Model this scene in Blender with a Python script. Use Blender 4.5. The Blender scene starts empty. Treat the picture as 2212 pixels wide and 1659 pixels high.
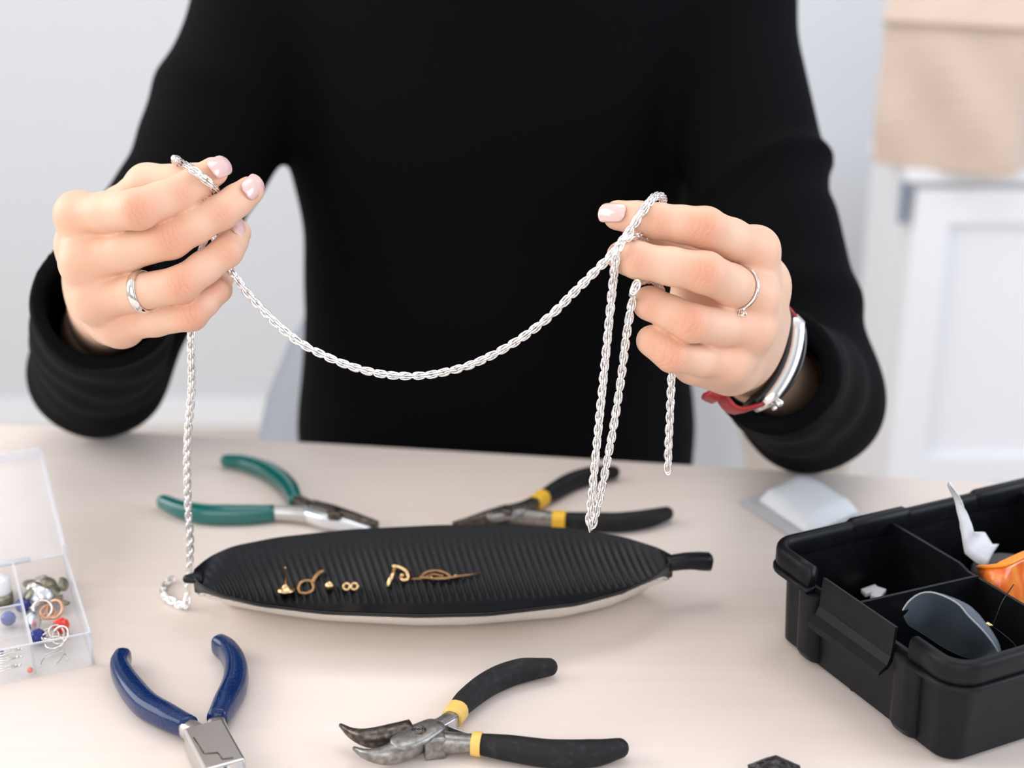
import bpy, bmesh, math, random
import numpy as np
from mathutils import Vector, Matrix
from mathutils.bvhtree import BVHTree
random.seed(7)
rng = np.random.RandomState(7)
SC = bpy.context.scene
COL = SC.collection

# ------------------------------------------------------------------ camera, world, lights, exposure
FPX, CX, CY = 3072.0, 1106.0, 829.5
PITCH = math.radians(20); CH = 1.135; TZ = 0.74
cp, sp = math.cos(PITCH), math.sin(PITCH)
cd = bpy.data.cameras.new('camera'); cam = bpy.data.objects.new('camera', cd); COL.objects.link(cam)
cam.location = (0, 0, CH); cam.rotation_euler = (math.radians(70), 0, 0)
cd.sensor_width = 36; cd.lens = 36 * FPX / 2212; cd.clip_start = .02
cd.dof.use_dof = True; cd.dof.focus_distance = .705; cd.dof.aperture_fstop = 5.0
SC.camera = cam
SC.view_settings.view_transform = 'Standard'; SC.view_settings.look = 'None'
SC.view_settings.gamma = 1; SC.view_settings.use_curve_mapping = False
SC.view_settings.exposure = -0.14
w = bpy.data.worlds.new('sky'); SC.world = w; w.use_nodes = True
bgn = w.node_tree.nodes['Background']; bgn.inputs[0].default_value = (.86, .92, 1, 1); bgn.inputs[1].default_value = .9
def area(name, loc, target, sx, sy, power, col):
    l = bpy.data.lights.new(name, 'AREA'); l.shape = 'RECTANGLE'; l.size = sx; l.size_y = sy; l.energy = power; l.color = col
    o = bpy.data.objects.new(name, l); COL.objects.link(o); o.location = loc
    o.rotation_euler = (Vector(target) - Vector(loc)).to_track_quat('-Z', 'Y').to_euler(); return o
area('window_light_left', (-2.1, .95, 1.75), (0, .85, 1.0), 1.9, 1.5, 40, (1, .985, .96))
area('window_light_front', (-.5, -1.55, 1.75), (0, .8, 1.0), 3.0, 1.6, 34, (1, .99, .975))
area('window_light_right', (2.4, .5, 1.7), (.2, 1.5, 1.0), 1.9, 1.5, 44, (.76, .86, 1))
area('overhead_fill', (.1, 1.4, 2.62), (.1, 1.35, 0), 1.6, 1.0, 14, (1, .985, .965))  # unseen overhead panel, added to brighten the middle of the table

# ------------------------------------------------------------------ helpers
def ray(px, py):
    x = (px - CX) / FPX; y = (py - CY) / FPX
    return np.array([x, cp - y * sp, -sp - y * cp])
EYE = np.array([0, 0, CH])
def P(px, py, d): return EYE + ray(px, py) * d          # photograph pixel + distance along the view axis -> place
def T(px, py, z=TZ):                                     # pixel -> place on a level plane
    r = ray(px, py); return EYE + r * ((z - CH) / r[2])
def Y(px, py, y):                                        # pixel -> place on an upright plane
    r = ray(px, py); return EYE + r * (y / r[1])
def nrm(v): v = np.asarray(v, float); return v / (np.linalg.norm(v) + 1e-12)

def link(o, parent=None):
    COL.objects.link(o)
    if parent is not None: o.parent = parent
    return o
def mesh(name, verts, faces, mat, parent=None, smooth=True, fast=False):
    me = bpy.data.meshes.new(name)
    if fast:
        v = np.asarray(verts, np.float32); f = np.asarray(faces, np.int32)
        n = f.shape[1]
        me.vertices.add(len(v)); me.vertices.foreach_set('co', v.ravel())
        me.loops.add(f.size); me.loops.foreach_set('vertex_index', f.ravel())
        me.polygons.add(len(f)); me.polygons.foreach_set('loop_start', np.arange(0, f.size, n, dtype=np.int32))
        me.update(calc_edges=True); me.validate()
    else:
        me.from_pydata([tuple(map(float, v)) for v in verts], [], [tuple(int(i) for i in f) for f in faces]); me.update()
    if smooth: me.polygons.foreach_set('use_smooth', [True] * len(me.polygons))
    if mat: me.materials.append(mat)
    return link(bpy.data.objects.new(name, me), parent)
def tag(o, label, cat, group=None):
    o['label'] = label; o['category'] = cat
    if group: o['group'] = group
    return o
def thing(name, label, cat, loc=(0, 0, 0), group=None):
    o = bpy.data.objects.new(name, None); COL.objects.link(o); o.location = tuple(map(float, loc)); o.empty_display_size = .02
    return tag(o, label, cat, group)
def reloc(o, loc):      # put an Empty's (or mesh's) origin somewhere while its children stay where they are
    o.location = tuple(map(float, loc)); bpy.context.view_layer.update()
    inv = o.matrix_world.inverted()
    for c in o.children: c.matrix_parent_inverse = inv
def structure(o): o['kind'] = 'structure'; return o
class MB:               # a heap of verts and faces
    def __init__(s): s.v = []; s.f = []
    def add(s, v, f):
        n = len(s.v); s.v += [tuple(map(float, p)) for p in v]; s.f += [tuple(int(i) + n for i in q) for q in f]; return s
    def build(s, name, mat, parent=None, smooth=True): return mesh(name, s.v, s.f, mat, parent, smooth)
def frame3(t, up=(0, 0, 1)):
    t = nrm(t); u = np.asarray(up, float)
    if abs(np.dot(t, nrm(u))) > .98: u = np.array([1., 0, 0]) if abs(t[0]) < .9 else np.array([0, 1., 0])
    s = nrm(np.cross(t, u)); return t, s, nrm(np.cross(s, t))
def spline(pts, n):     # Catmull-Rom through points
    p = np.asarray(pts, float)
    if len(p) == 2: return p[0] + (p[1] - p[0]) * np.linspace(0, 1, n)[:, None]
    d = np.r_[0, np.cumsum(np.linalg.norm(np.diff(p[:, :3], axis=0), axis=1))]
    q = np.vstack([2 * p[0] - p[1], p, 2 * p[-1] - p[-2]]); out = []
    for s in np.linspace(0, d[-1], n):
        i = min(np.searchsorted(d, s, 'right') - 1, len(p) - 2); i = max(i, 0); t = (s - d[i]) / max(d[i + 1] - d[i], 1e-9)
        a, b, c, e = q[i], q[i + 1], q[i + 2], q[i + 3]
        out.append(.5 * (2 * b + (c - a) * t + (2 * a - 5 * b + 4 * c - e) * t * t + (3 * b - a - 3 * c + e) * t ** 3))
    return np.array(out)
def sweep(path, ra, rb=None, n=14, ex=2.0, up=(0, 0, 1), caps=True, round_ends=(False, False), closed=False):
    """tube along path; ra half-width sideways, rb half-height; ex = superellipse exponent"""
    path = np.asarray(path, float); m = len(path)
    ra = np.broadcast_to(np.asarray(ra, float), (m,)).copy(); rb = ra.copy() if rb is None else np.broadcast_to(np.asarray(rb, float), (m,)).copy()
    pts = [path[i] for i in range(m)]
    if round_ends[0] or round_ends[1]:
        P0, A0, B0 = [], [], []
        if round_ends[0]:
            t = nrm(path[0] - path[1])
            for k in (80, 60, 40, 20):
                a = math.radians(k); P0.append(path[0] + t * ra[0] * math.sin(a)); A0.append(ra[0] * math.cos(a)); B0.append(rb[0] * math.cos(a))
        P1, A1, B1 = [], [], []
        if round_ends[1]:
            t = nrm(path[-1] - path[-2])
            for k in (20, 40, 60, 80):
                a = math.radians(k); P1.append(path[-1] + t * ra[-1] * math.sin(a)); A1.append(ra[-1] * math.cos(a)); B1.append(rb[-1] * math.cos(a))
        pts = P0 + pts + P1; ra = np.r_[A0, ra, A1]; rb = np.r_[B0, rb, B1]
    pts = np.array(pts); m = len(pts)
    th = np.linspace(0, 2 * math.pi, n, endpoint=False) + math.pi / n
    cs = np.sign(np.cos(th)) * np.abs(np.cos(th)) ** (2 / ex); sn = np.sign(np.sin(th)) * np.abs(np.sin(th)) ** (2 / ex)
    v = []; prev = None
    for i in range(m):
        if closed: t = pts[(i + 1) % m] - pts[i - 1]
        else: t = pts[min(i + 1, m - 1)] - pts[max(i - 1, 0)]
        if up is None:
            t = nrm(t)
            if prev is None: _, s, u = frame3(t)
            else:
                s = nrm(prev - t * np.dot(prev, t)); u = np.cross(s, t)
            prev = s
        else: t, s, u = frame3(t, up)
        for j in range(n): v.append(pts[i] + s * ra[i] * cs[j] + u * rb[i] * sn[j])
    f = []
    for i in range(m if closed else m - 1):
        for j in range(n):
            a = i * n + j; b = i * n + (j + 1) % n; i2 = (i + 1) % m
            f.append((a, b, i2 * n + (j + 1) % n, i2 * n + j))
    if caps and not closed:
        f.append(tuple(range(n - 1, -1, -1))); f.append(tuple((m - 1) * n + j for j in range(n)))
    return v, f
def box(c, sx, sy, sz, ax=(1, 0, 0), ay=(0, 1, 0), az=(0, 0, 1), bev=0.0):
    """box centred at c (half sizes) with bevelled vertical and top edges through stacked rings"""
    c = np.asarray(c, float); ax, ay, az = map(np.asarray, (ax, ay, az)); v = []; f = []
    if bev <= 0:
        rings = [(-sz, 0), (sz, 0)]; seg = 1
    else:
        rings = [(-sz, bev), (-sz + bev * .3, bev * .3), (-sz + bev, 0), (sz - bev, 0), (sz - bev * .3, bev * .3), (sz, bev)]; seg = 4
    n = None
    for z, ins in rings:
        ring = []
        for qx, qy, a0 in ((1, 1, 0), (-1, 1, 90), (-1, -1, 180), (1, -1, 270)):
            if seg == 1: ring.append((qx * sx, qy * sy)); continue
            r = bev
            for k in range(seg):
                a = math.radians(a0 + 90 * k / (seg - 1))
                ring.append((qx * (sx - r) + (r - ins) * math.cos(a), qy * (sy - r) + (r - ins) * math.sin(a)))
        n = len(ring); v += [c + ax * x + ay * y + az * z for x, y in ring]
    for i in range(len(rings) - 1):
        for j in range(n): f.append((i * n + j, i * n + (j + 1) % n, (i + 1) * n + (j + 1) % n, (i + 1) * n + j))
    f.append(tuple(range(n - 1, -1, -1))); f.append(tuple((len(rings) - 1) * n + j for j in range(n)))
    return v, f
def prism(poly, z0, z1, fn=None, bev=.0):
    """upright slab on a counter-clockwise plan outline [(x, y)]"""
    p = np.asarray(poly, float); n = len(p); v = []; f = []
    c = p.mean(0); rings = [(z0, 0), (z1 - bev, 0), (z1, bev)] if bev > 0 else [(z0, 0), (z1, 0)]
    for z, ins in rings:
        for q in p: k = q + nrm(c - q) * ins; v.append((k[0], k[1], z))
    m = len(rings)
    for i in range(m - 1):
        for j in range(n): f.append((i * n + j, i * n + (j + 1) % n, (i + 1) * n + (j + 1) % n, (i + 1) * n + j))
    f.append(tuple(range(n - 1, -1, -1))); f.append(tuple((m - 1) * n + j for j in range(n)))
    return v, f
def lathe(prof, c, axis=(0, 0, 1), n=24):
    """profile [(r, h)] about axis through c"""
    t, s, u = frame3(axis); c = np.asarray(c, float); v = []; f = []
    for r, h in prof:
        for j in range(n): a = 2 * math.pi * j / n; v.append(c + t * h + (s * math.cos(a) + u * math.sin(a)) * r)
    m = len(prof)
    for i in range(m - 1):
        for j in range(n): f.append((i * n + j, i * n + (j + 1) % n, (i + 1) * n + (j + 1) % n, (i + 1) * n + j))
    f.append(tuple(range(n - 1, -1, -1))); f.append(tuple((m - 1) * n + j for j in range(n)))
    return v, f
def ball(c, r, n=16, sq=(1, 1, 1)):
    v, f = lathe([(r * math.sin(math.pi * (k + .15) / (8.3)), -r * math.cos(math.pi * (k + .15) / 8.3)) for k in range(9)], (0, 0, 0), n=n)
    return [np.asarray(c) + np.asarray(p) * np.asarray(sq) for p in v], f
def ring_mesh(c, axis, R, r, n=24, k=8, arc=360, sx=1.0, start=0, up=(0, 0, 1)):
    t, s, u = frame3(axis, up); c = np.asarray(c, float)
    cl = arc >= 360; m = n if cl else n + 1
    pts = [c + s * R * sx * math.cos(math.radians(start + arc * i / n)) + u * R * math.sin(math.radians(start + arc * i / n)) for i in range(m)]
    return sweep(pts, r, n=k, up=t, closed=cl)

# ------------------------------------------------------------------ materials
def mat(name, col, rough=.5, metal=0.0, **kw):
    m = bpy.data.materials.new(name); m.use_nodes = True; b = m.node_tree.nodes['Principled BSDF']
    b.inputs['Base Color'].default_value = (*col, 1); b.inputs['Roughness'].default_value = rough; b.inputs['Metallic'].default_value = metal
    for k, v in kw.items(): b.inputs[k.replace('_', ' ')].default_value = v
    return m
def nodes(m): return m.node_tree.nodes, m.node_tree.links, m.node_tree.nodes['Principled BSDF']
def noise_mix(m, c1, c2, scale, stretch=(1, 1, 1), detail=4, lo=.35, hi=.65, rotz=0):
    N, L, b = nodes(m); tc = N.new('ShaderNodeTexCoord'); mp = N.new('ShaderNodeMapping'); nz = N.new('ShaderNodeTexNoise'); cr = N.new('ShaderNodeValToRGB')
    mp.inputs['Scale'].default_value = stretch; mp.inputs['Rotation'].default_value = (0, 0, rotz)
    nz.inputs['Scale'].default_value = scale; nz.inputs['Detail'].default_value = detail
    L.new(tc.outputs['Object'], mp.inputs[0]); L.new(mp.outputs[0], nz.inputs['Vector']); L.new(nz.outputs['Fac'], cr.inputs[0])
    cr.color_ramp.elements[0].position = lo; cr.color_ramp.elements[1].position = hi
    cr.color_ramp.elements[0].color = (*c1, 1); cr.color_ramp.elements[1].color = (*c2, 1)
    L.new(cr.outputs[0], b.inputs['Base Color']); return nz
def bump(m, scale, strength, dist=.0005, stretch=(1, 1, 1), detail=3):
    N, L, b = nodes(m); tc = N.new('ShaderNodeTexCoord'); mp = N.new('ShaderNodeMapping'); nz = N.new('ShaderNodeTexNoise'); bp = N.new('ShaderNodeBump')
    mp.inputs['Scale'].default_value = stretch; nz.inputs['Scale'].default_value = scale; nz.inputs['Detail'].default_value = detail
    bp.inputs['Strength'].default_value = strength; bp.inputs['Distance'].default_value = dist
    L.new(tc.outputs['Object'], mp.inputs[0]); L.new(mp.outputs[0], nz.inputs['Vector']); L.new(nz.outputs['Fac'], bp.inputs['Height']); L.new(bp.outputs[0], b.inputs['Normal'])
    return bp
M = {}
M['wall'] = mat('wall_paint', (.65, .66, .685), .8); bump(M['wall'], 60, .1, .002)
M['floor'] = mat('floor_vinyl', (.55, .47, .40), .5); noise_mix(M['floor'], (.5, .43, .37), (.58, .5, .43), 3, (1, 8, 1))
M['ceiling'] = mat('ceiling_paint', (.85, .85, .85), .9)
M['white'] = mat('white_lacquer', (.82, .82, .84), .35)
M['chair'] = mat('chair_plastic', (.92, .93, .97), .35)
M['wood'] = mat('birch_laminate', (.8, .66, .55), .42)
noise_mix(M['wood'], (.785, .68, .615), (.81, .71, .65), 9, (1.2, 14, 1), 5, .3, .7, rotz=math.radians(8.6))
M['kraft'] = mat('kraft_paper', (.62, .47, .35), .75); noise_mix(M['kraft'], (.63, .49, .40), (.665, .52, .43), 14, (1, 1, 1), 3)
M['black_knit'] = mat('black_jersey', (.0026, .0026, .0034), .8, Sheen_Weight=.0); M['black_knit'].node_tree.nodes['Principled BSDF'].inputs['Specular IOR Level'].default_value = .06
bump(M['black_knit'], 900, .25, .0004)
M['jeans'] = mat('dark_trousers', (.012, .014, .02), .8); bump(M['jeans'], 700, .3)
M['hair'] = mat('brown_hair', (.07, .035, .02), .45); bump(M['hair'], 200, .4, .002, (1, 1, .1))
M['nail'] = mat('nail_polish', (.80, .53, .50), .12, Coat_Weight=.6); M['nail'].node_tree.nodes['Principled BSDF'].inputs['Subsurface Weight'].default_value = .1; M['nail'].node_tree.nodes['Principled BSDF'].inputs['Subsurface Radius'].default_value = (.002, .001, .001)
M['silver'] = mat('bright_silver', (.98, .97, .96), .22, 1.0)
M['ring_silver'] = mat('polished_white_gold', (.86, .83, .80), .12, 1.0)
M['gem'] = mat('clear_stone', (1, 1, 1), .0, 0, Transmission_Weight=1.0, IOR=2.2)
M['gold'] = mat('brass_gold', (.82, .57, .30), .25, 1.0)
M['old_gold'] = mat('tarnished_brass', (.42, .25, .12), .4, 1.0)
M['steel'] = mat('brushed_steel', (.58, .57, .56), .33, 1.0); bump(M['steel'], 300, .15, .0002, (1, 12, 1))
M['grey_steel'] = mat('worn_grey_steel', (.40, .385, .37), .42, 1.0); noise_mix(M['grey_steel'], (.22, .21, .20), (.36, .35, .34), 350, (1, 1, 1), 5); bump(M['grey_steel'], 500, .3, .0002)
M['dark_steel'] = mat('dark_oxidised_steel', (.12, .105, .095), .4, 1.0); noise_mix(M['dark_steel'], (.075, .06, .05), (.2, .185, .17), 400, (1, 1, 1), 5, .4, .75)
M['pale_steel'] = mat('pale_polished_steel', (.78, .82, .86), .3, 1.0)
M['blue_dip'] = mat('glitter_blue_vinyl', (.012, .045, .20), .22, Coat_Weight=.2, Coat_Roughness=.08, Specular_IOR_Level=.3)
nz = noise_mix(M['blue_dip'], (.004, .019, .085), (.02, .075, .26), 1500, (1, 1, 1), 1, .58, .75)
M['green_dip'] = mat('teal_green_vinyl', (.003, .125, .112), .22, Coat_Weight=.4)
M['black_grip'] = mat('black_rubber_grip', (.012, .013, .015), .6, Specular_IOR_Level=.3); noise_mix(M['black_grip'], (.007, .0078, .009), (.03, .034, .038), 220, (1, 1, 1), 6, .55, .85); bump(M['black_grip'], 900, .35, .0004)
M['yellow'] = mat('yellow_collar', (.80, .52, .13), .4)
M['yellow_deep'] = mat('deep_yellow_collar', (.85, .50, .03), .4)
M['dish_black'] = mat('matt_black_glaze', (.006, .0066, .0092), .40, Specular_IOR_Level=.3); bump(M['dish_black'], 800, .25, .0004)
M['dish_white'] = mat('ivory_glaze', (.80, .75, .68), .3)
noise_mix(M['dish_white'], (.78, .73, .67), (.83, .79, .73), 40)
M['box_black'] = mat('black_moulded_plastic', (.006, .0065, .0085), .42, Specular_IOR_Level=.22); noise_mix(M['box_black'], (.004, .0045, .006), (.010, .011, .015), 120, (1, 1, 1), 6, .5, .9); bump(M['box_black'], 1400, .3, .0003)
M['hinge'] = mat('grey_blue_strip', (.22, .27, .36), .4, .4)  # colour of the narrow strip on the cabinet edge
M['paper'] = mat('white_tissue', (.78, .80, .83), .85); bump(M['paper'], 90, .5, .002)
M['orange'] = mat('orange_film', (.95, .20, .02), .3, Coat_Weight=.4); noise_mix(M['orange'], (.85, .13, .02), (1, .32, .06), 60, (1, 5, 1), 4)
M['orange_solid'] = mat('orange_plastic', (1, .27, .01), .4)
M['red_strap'] = mat('red_leather', (.36, .018, .022), .45); bump(M['red_strap'], 500, .4, .0004)
M['watch_glass'] = mat('black_watch_glass', (.006, .006, .007), .06)
M['watch_black'] = mat('black_rubber_lining', (.006, .006, .006), .5)
M['watch_case'] = mat('silver_watch_case', (.83, .82, .81), .25, 1.0)
M['thread'] = mat('dark_wire', (.05, .04, .035), .4, .6)
M['grey_fluff'] = mat('grey_felt', (.10, .10, .10), .9)
def clear(name, tint, alpha, rough=.08):
    """thin clear plastic: mostly see-through with a glossy skin"""
    m = bpy.data.materials.new(name); m.use_nodes = True; N, L = m.node_tree.nodes, m.node_tree.links
    b = N['Principled BSDF']; b.inputs['Base Color'].default_value = (*tint, 1); b.inputs['Roughness'].default_value = rough
    t = N.new('ShaderNodeBsdfTransparent'); mx = N.new('ShaderNodeMixShader'); lw = N.new('ShaderNodeLayerWeight'); lw.inputs[0].default_value = .25
    mr = N.new('ShaderNodeMapRange'); mr.inputs[3].default_value = alpha; mr.inputs[4].default_value = min(1, alpha + .6)
    L.new(lw.outputs['Facing'], mr.inputs[0]); L.new(mr.outputs[0], mx.inputs[0]); L.new(t.outputs[0], mx.inputs[1]); L.new(b.outputs[0], mx.inputs[2])
    L.new(mx.outputs[0], N['Material Output'].inputs[0]); return m
M['clear'] = clear('clear_styrene', (.86, .88, .92), .035)
M['clear_edge'] = clear('clear_styrene_edge', (.84, .86, .92), .36)
M['pouch'] = clear('clear_pouch_film', (.8, .82, .86), .22)
M['smoke_film'] = clear('frosted_clear_film', (.20, .25, .31), .05, .3)
# skin
m = M['skin'] = mat('skin', (.8, .55, .42), .48); N, L, b = nodes(m)
b.inputs['Subsurface Weight'].default_value = .04; b.inputs['Subsurface Radius'].default_value = (.0050, .0016, .0008); b.inputs['Specular IOR Level'].default_value = .35
ka = N.new('ShaderNodeAttribute'); ka.attribute_name = 'knuckle'; kc = N.new('ShaderNodeAttribute'); kc.attribute_name = 'fold_mask'; ca = N.new('ShaderNodeAttribute'); ca.attribute_name = 'crease'
tc = N.new('ShaderNodeTexCoord'); n1 = N.new('ShaderNodeTexNoise'); n1.inputs['Scale'].default_value = 90; n1.inputs['Detail'].default_value = 5; L.new(tc.outputs['Object'], n1.inputs['Vector'])
mixa = N.new('ShaderNodeMix'); mixa.data_type = 'RGBA'; mixa.inputs[6].default_value = (.79, .485, .33, 1); mixa.inputs[7].default_value = (.84, .56, .415, 1); L.new(n1.outputs['Fac'], mixa.inputs[0])
mixb = N.new('ShaderNodeMix'); mixb.data_type = 'RGBA'; mixb.inputs[7].default_value = (.76, .345, .225, 1); L.new(mixa.outputs[2], mixb.inputs[6])
mk = N.new('ShaderNodeMath'); mk.operation = 'MULTIPLY'; mk.inputs[1].default_value = .92; L.new(ka.outputs['Fac'], mk.inputs[0]); L.new(mk.outputs[0], mixb.inputs[0]); L.new(mixb.outputs[2], b.inputs['Base Color'])
n2 = N.new('ShaderNodeTexNoise'); n2.inputs['Scale'].default_value = 260; n2.inputs['Detail'].default_value = 3; L.new(tc.outputs['Object'], n2.inputs['Vector'])
ad = N.new('ShaderNodeMath'); ad.operation = 'MULTIPLY_ADD'; ad.inputs[1].default_value = 5.0; L.new(n2.outputs['Fac'], ad.inputs[0]); L.new(ca.outputs['Fac'], ad.inputs[2])
sn = N.new('ShaderNodeMath'); sn.operation = 'SINE'; m15 = N.new('ShaderNodeMath'); m15.operation = 'MULTIPLY'; m15.inputs[1].default_value = 1.25; L.new(ad.outputs[0], m15.inputs[0]); L.new(m15.outputs[0], sn.inputs[0])
ab = N.new('ShaderNodeMath'); ab.operation = 'ABSOLUTE'; L.new(sn.outputs[0], ab.inputs[0]); pw = N.new('ShaderNodeMath'); pw.operation = 'POWER'; pw.inputs[1].default_value = .35; L.new(ab.outputs[0], pw.inputs[0])
mm = N.new('ShaderNodeMath'); mm.operation = 'MULTIPLY'; L.new(pw.outputs[0], mm.inputs[0]); L.new(kc.outputs['Fac'], mm.inputs[1])
n3 = N.new('ShaderNodeTexNoise'); n3.inputs['Scale'].default_value = 1300; n3.inputs['Detail'].default_value = 2; L.new(tc.outputs['Object'], n3.inputs['Vector'])
ad2 = N.new('ShaderNodeMath'); ad2.operation = 'MULTIPLY_ADD'; ad2.inputs[1].default_value = .16; L.new(n3.outputs['Fac'], ad2.inputs[0]); L.new(mm.outputs[0], ad2.inputs[2])
bp = N.new('ShaderNodeBump'); bp.inputs['Strength'].default_value = .45; bp.inputs['Distance'].default_value = .0009; L.new(ad2.outputs[0], bp.inputs['Height']); L.new(bp.outputs[0], b.inputs['Normal'])

# ------------------------------------------------------------------ the room
X0, X1, Y0, Y1, ZC = -2.3, 2.7, -1.8, 2.86, 2.7
def slab(name, lo, hi, m, parent=None, bev=0):
    lo, hi = np.array(lo, float), np.array(hi, float)
    v, f = box((lo + hi) / 2, *((hi - lo) / 2), bev=bev); return mesh(name, v, f, m, parent, smooth=False)
structure(slab('floor', (X0, Y0, -.05), (X1, Y1, 0), M['floor']))
structure(slab('ceiling', (X0, Y0, ZC), (X1, Y1, ZC + .05), M['ceiling']))
structure(slab('wall_back', (X0, Y1, 0), (X1, Y1 + .1, ZC), M['wall']))
def windowed(name, n, axis, pos, a0, a1, wins):
    """wall with window openings; wins [(a0, a1, z0, z1)]"""
    mb = MB(); t = .1; sgn = 1 if pos > 0 else -1
    def add(u0, u1, z0, z1):
        if u1 - u0 < 1e-4 or z1 - z0 < 1e-4: return
        lo, hi = ((pos, u0, z0), (pos + sgn * t, u1, z1)) if axis == 'x' else ((u0, pos, z0), (u1, pos + sgn * t, z1))
        lo, hi = np.minimum(lo, hi), np.maximum(lo, hi); mb.add(*box((lo + hi) / 2, *((hi - lo) / 2)))
    u = a0
    for (b0, b1, z0, z1) in wins:
        add(u, b0, 0, ZC); add(b0, b1, 0, z0); add(b0, b1, z1, ZC); u = b1
    add(u, a1, 0, ZC); structure(mb.build(name, M['wall'], smooth=False))
    for k, (b0, b1, z0, z1) in enumerate(wins):
        fr = MB()
        for (u0, u1, w0, w1) in ((b0, b0 + .06, z0, z1), (b1 - .06, b1, z0, z1), (b0, b1, z0, z0 + .06), (b0, b1, z1 - .06, z1), ((b0 + b1) / 2 - .03, (b0 + b1) / 2 + .03, z0, z1)):
            lo, hi = ((pos + sgn * .03, u0, w0), (pos + sgn * .08, u1, w1)) if axis == 'x' else ((u0, pos + sgn * .03, w0), (u1, pos + sgn * .08, w1))
            lo, hi = np.minimum(lo, hi), np.maximum(lo, hi); fr.add(*box((lo + hi) / 2, *((hi - lo) / 2)))
        structure(fr.build('window_%d' % (n + k), M['white'], smooth=False))
windowed('wall_left', 1, 'x', X0, Y0, Y1, [(-.25, 1.7, .95, 2.5)])
windowed('wall_right', 2, 'x', X1, Y0, Y1, [(-.45, 1.45, .95, 2.5)])
windowed('wall_front', 3, 'y', Y0, X0, X1, [(-2.0, .9, .9, 2.5)])
structure(slab('baseboard_back', (X0, Y1 - .012, 0), (X1, Y1, .06), M['white']))

# table
TE = nrm((.988, -.15, 0)); TN = np.array([-TE[1], TE[0], 0])       # along the far edge; away from the camera
tbl = thing('work_table', 'pale birch work table the tools and dish lie on', 'table')
tc_ = np.array([0, .9405, 0]) - TN * .4
v, f = box(tc_ + (0, 0, TZ - .0125), .80, .40, .0125, TE, TN, bev=.003); mesh('tabletop', v, f, M['wood'], tbl, False)
for sx in (-1, 1):
    for sy in (-1, 1):
        v, f = box(tc_ + TE * sx * .74 + TN * sy * .34 + (0, 0, .357), .025, .025, .357, TE, TN, bev=.003); mesh('leg', v, f, M['white'], tbl, False)
reloc(tbl, tc_)

# cabinet with the paper bag
cab = thing('white_cabinet', 'low white cabinet with framed front against the back of the room', 'cabinet')
cx0, cx1, cy0, cy1, cz = .612, 1.75, 2.16, 2.40, .698
slab('carcass', (cx0, cy0 + .02, .06), (cx1, cy1, cz - .02), M['white'], cab)
slab('plinth', (cx0 + .02, cy0 + .05, 0), (cx1 - .02, cy1 - .01, .06), M['white'], cab)
slab('top_board', (cx0 - .006, cy0 - .004, cz - .02), (cx1 + .006, cy1, cz), M['white'], cab, bev=.003)
for k, xa in enumerate((cx0 + .012, cx0 + .565)):
    xb = xa + .545; d = MB(); z0, z1 = .17, cz - .03; y0 = cy0
    for (u0, u1, w0, w1) in ((xa, xa + .055, z0, z1), (xb - .055, xb, z0, z1), (xa + .055, xb - .055, z1 - .055, z1), (xa + .055, xb - .055, z0, z0 + .05)):
        d.add(*box(((u0 + u1) / 2, y0 + .01, (w0 + w1) / 2), (u1 - u0) / 2, .010, (w1 - w0) / 2))
    dr = d.build('door', M['white'], cab, False)
    slab('panel', (xa + .05, y0 + .012, z0 + .04), (xb - .05, y0 + .019, z1 - .05), M['white'], dr)
slab('bottom_rail', (cx0 + .012, cy0 + .006, .065), (cx1 - .012, cy0 + .02, .16), M['white'], cab)
slab('edge_strip', (cx0 - .009, cy0 + .004, cz - .085), (cx0 + .001, cy0 + .020, cz - .022), M['hinge'], cab)  # narrow dark grey-blue strip at the front left edge, below the top board
reloc(cab, (1.1, 2.33, 0))

bag = thing('paper_bag', 'brown kraft paper bag standing on the white cabinet', 'bag')
bo, br_ = T(1886, 352, cz + .001), T(2184, 384, cz + .001)
ba = nrm(br_ - bo); bb = np.array([-ba[1], ba[0], 0])
W_, D_, H_ = float(np.linalg.norm(br_ - bo)), .12, .225
def bagpt(u, w, z):
    t = z / H_; k = .012 * math.sin(3.1 * t)           # sides belly slightly
    bul = .006 * math.sin(9 * u + 5 * t) * math.sin(math.pi * min(t, 1))
    return bo + ba * (W_ * u) + bb * (D_ * w + (bul + k * .4) * (w - .5) * 2) + np.array([0, 0, z])
v, f = [], []; nu, nz_ = 9, 10
per = [(i / nu, 0) for i in range(nu)] + [(1, j / 5) for j in range(5)] + [(1 - i / nu, 1) for i in range(nu)] + [(0, 1 - j / 5) for j in range(5)]
for k in range(nz_ + 1):
    for (u, ww) in per:
        # gusset folds inwards towards the top
        pin = 0
        if u in (0, 1) and 0 < ww < 1: pin = .03 * math.sin(math.pi * ww) * (k / nz_) * (1 if u == 0 else -1)
        v.append(bagpt(u, ww, H_ * k / nz_) + ba * pin)
n = len(per)
for k in range(nz_):
    for j in range(n): f.append((k * n + j, k * n + (j + 1) % n, (k + 1) * n + (j + 1) % n, (k + 1) * n + j))
f.append(tuple(range(n - 1, -1, -1)))
mesh('bag_body', v, f, M['kraft'], bag, False)
# folded-over top
v, f = [], []
for (z, w0, w1) in ((H_ - .012, -.06, 1.06), (H_ - .006, -.10, 1.1), (H_ + .05, .2, .8), (H_ + .085, .42, .58)):
    for (u, ww) in per: v.append(bo + ba * W_ * (u * 1.012 - .006) + bb * D_ * (w0 + (w1 - w0) * ww) + np.array([0, 0, z]))
for k in range(3):
    for j in range(n): f.append((k * n + j, k * n + (j + 1) % n, (k + 1) * n + (j + 1) % n, (k + 1) * n + j))
f.append(tuple(3 * n + j for j in range(n)))
mesh('folded_top', v, f, M['kraft'], bag, False)
reloc(bag, bo + ba * W_ / 2 + bb * D_ / 2)

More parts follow.
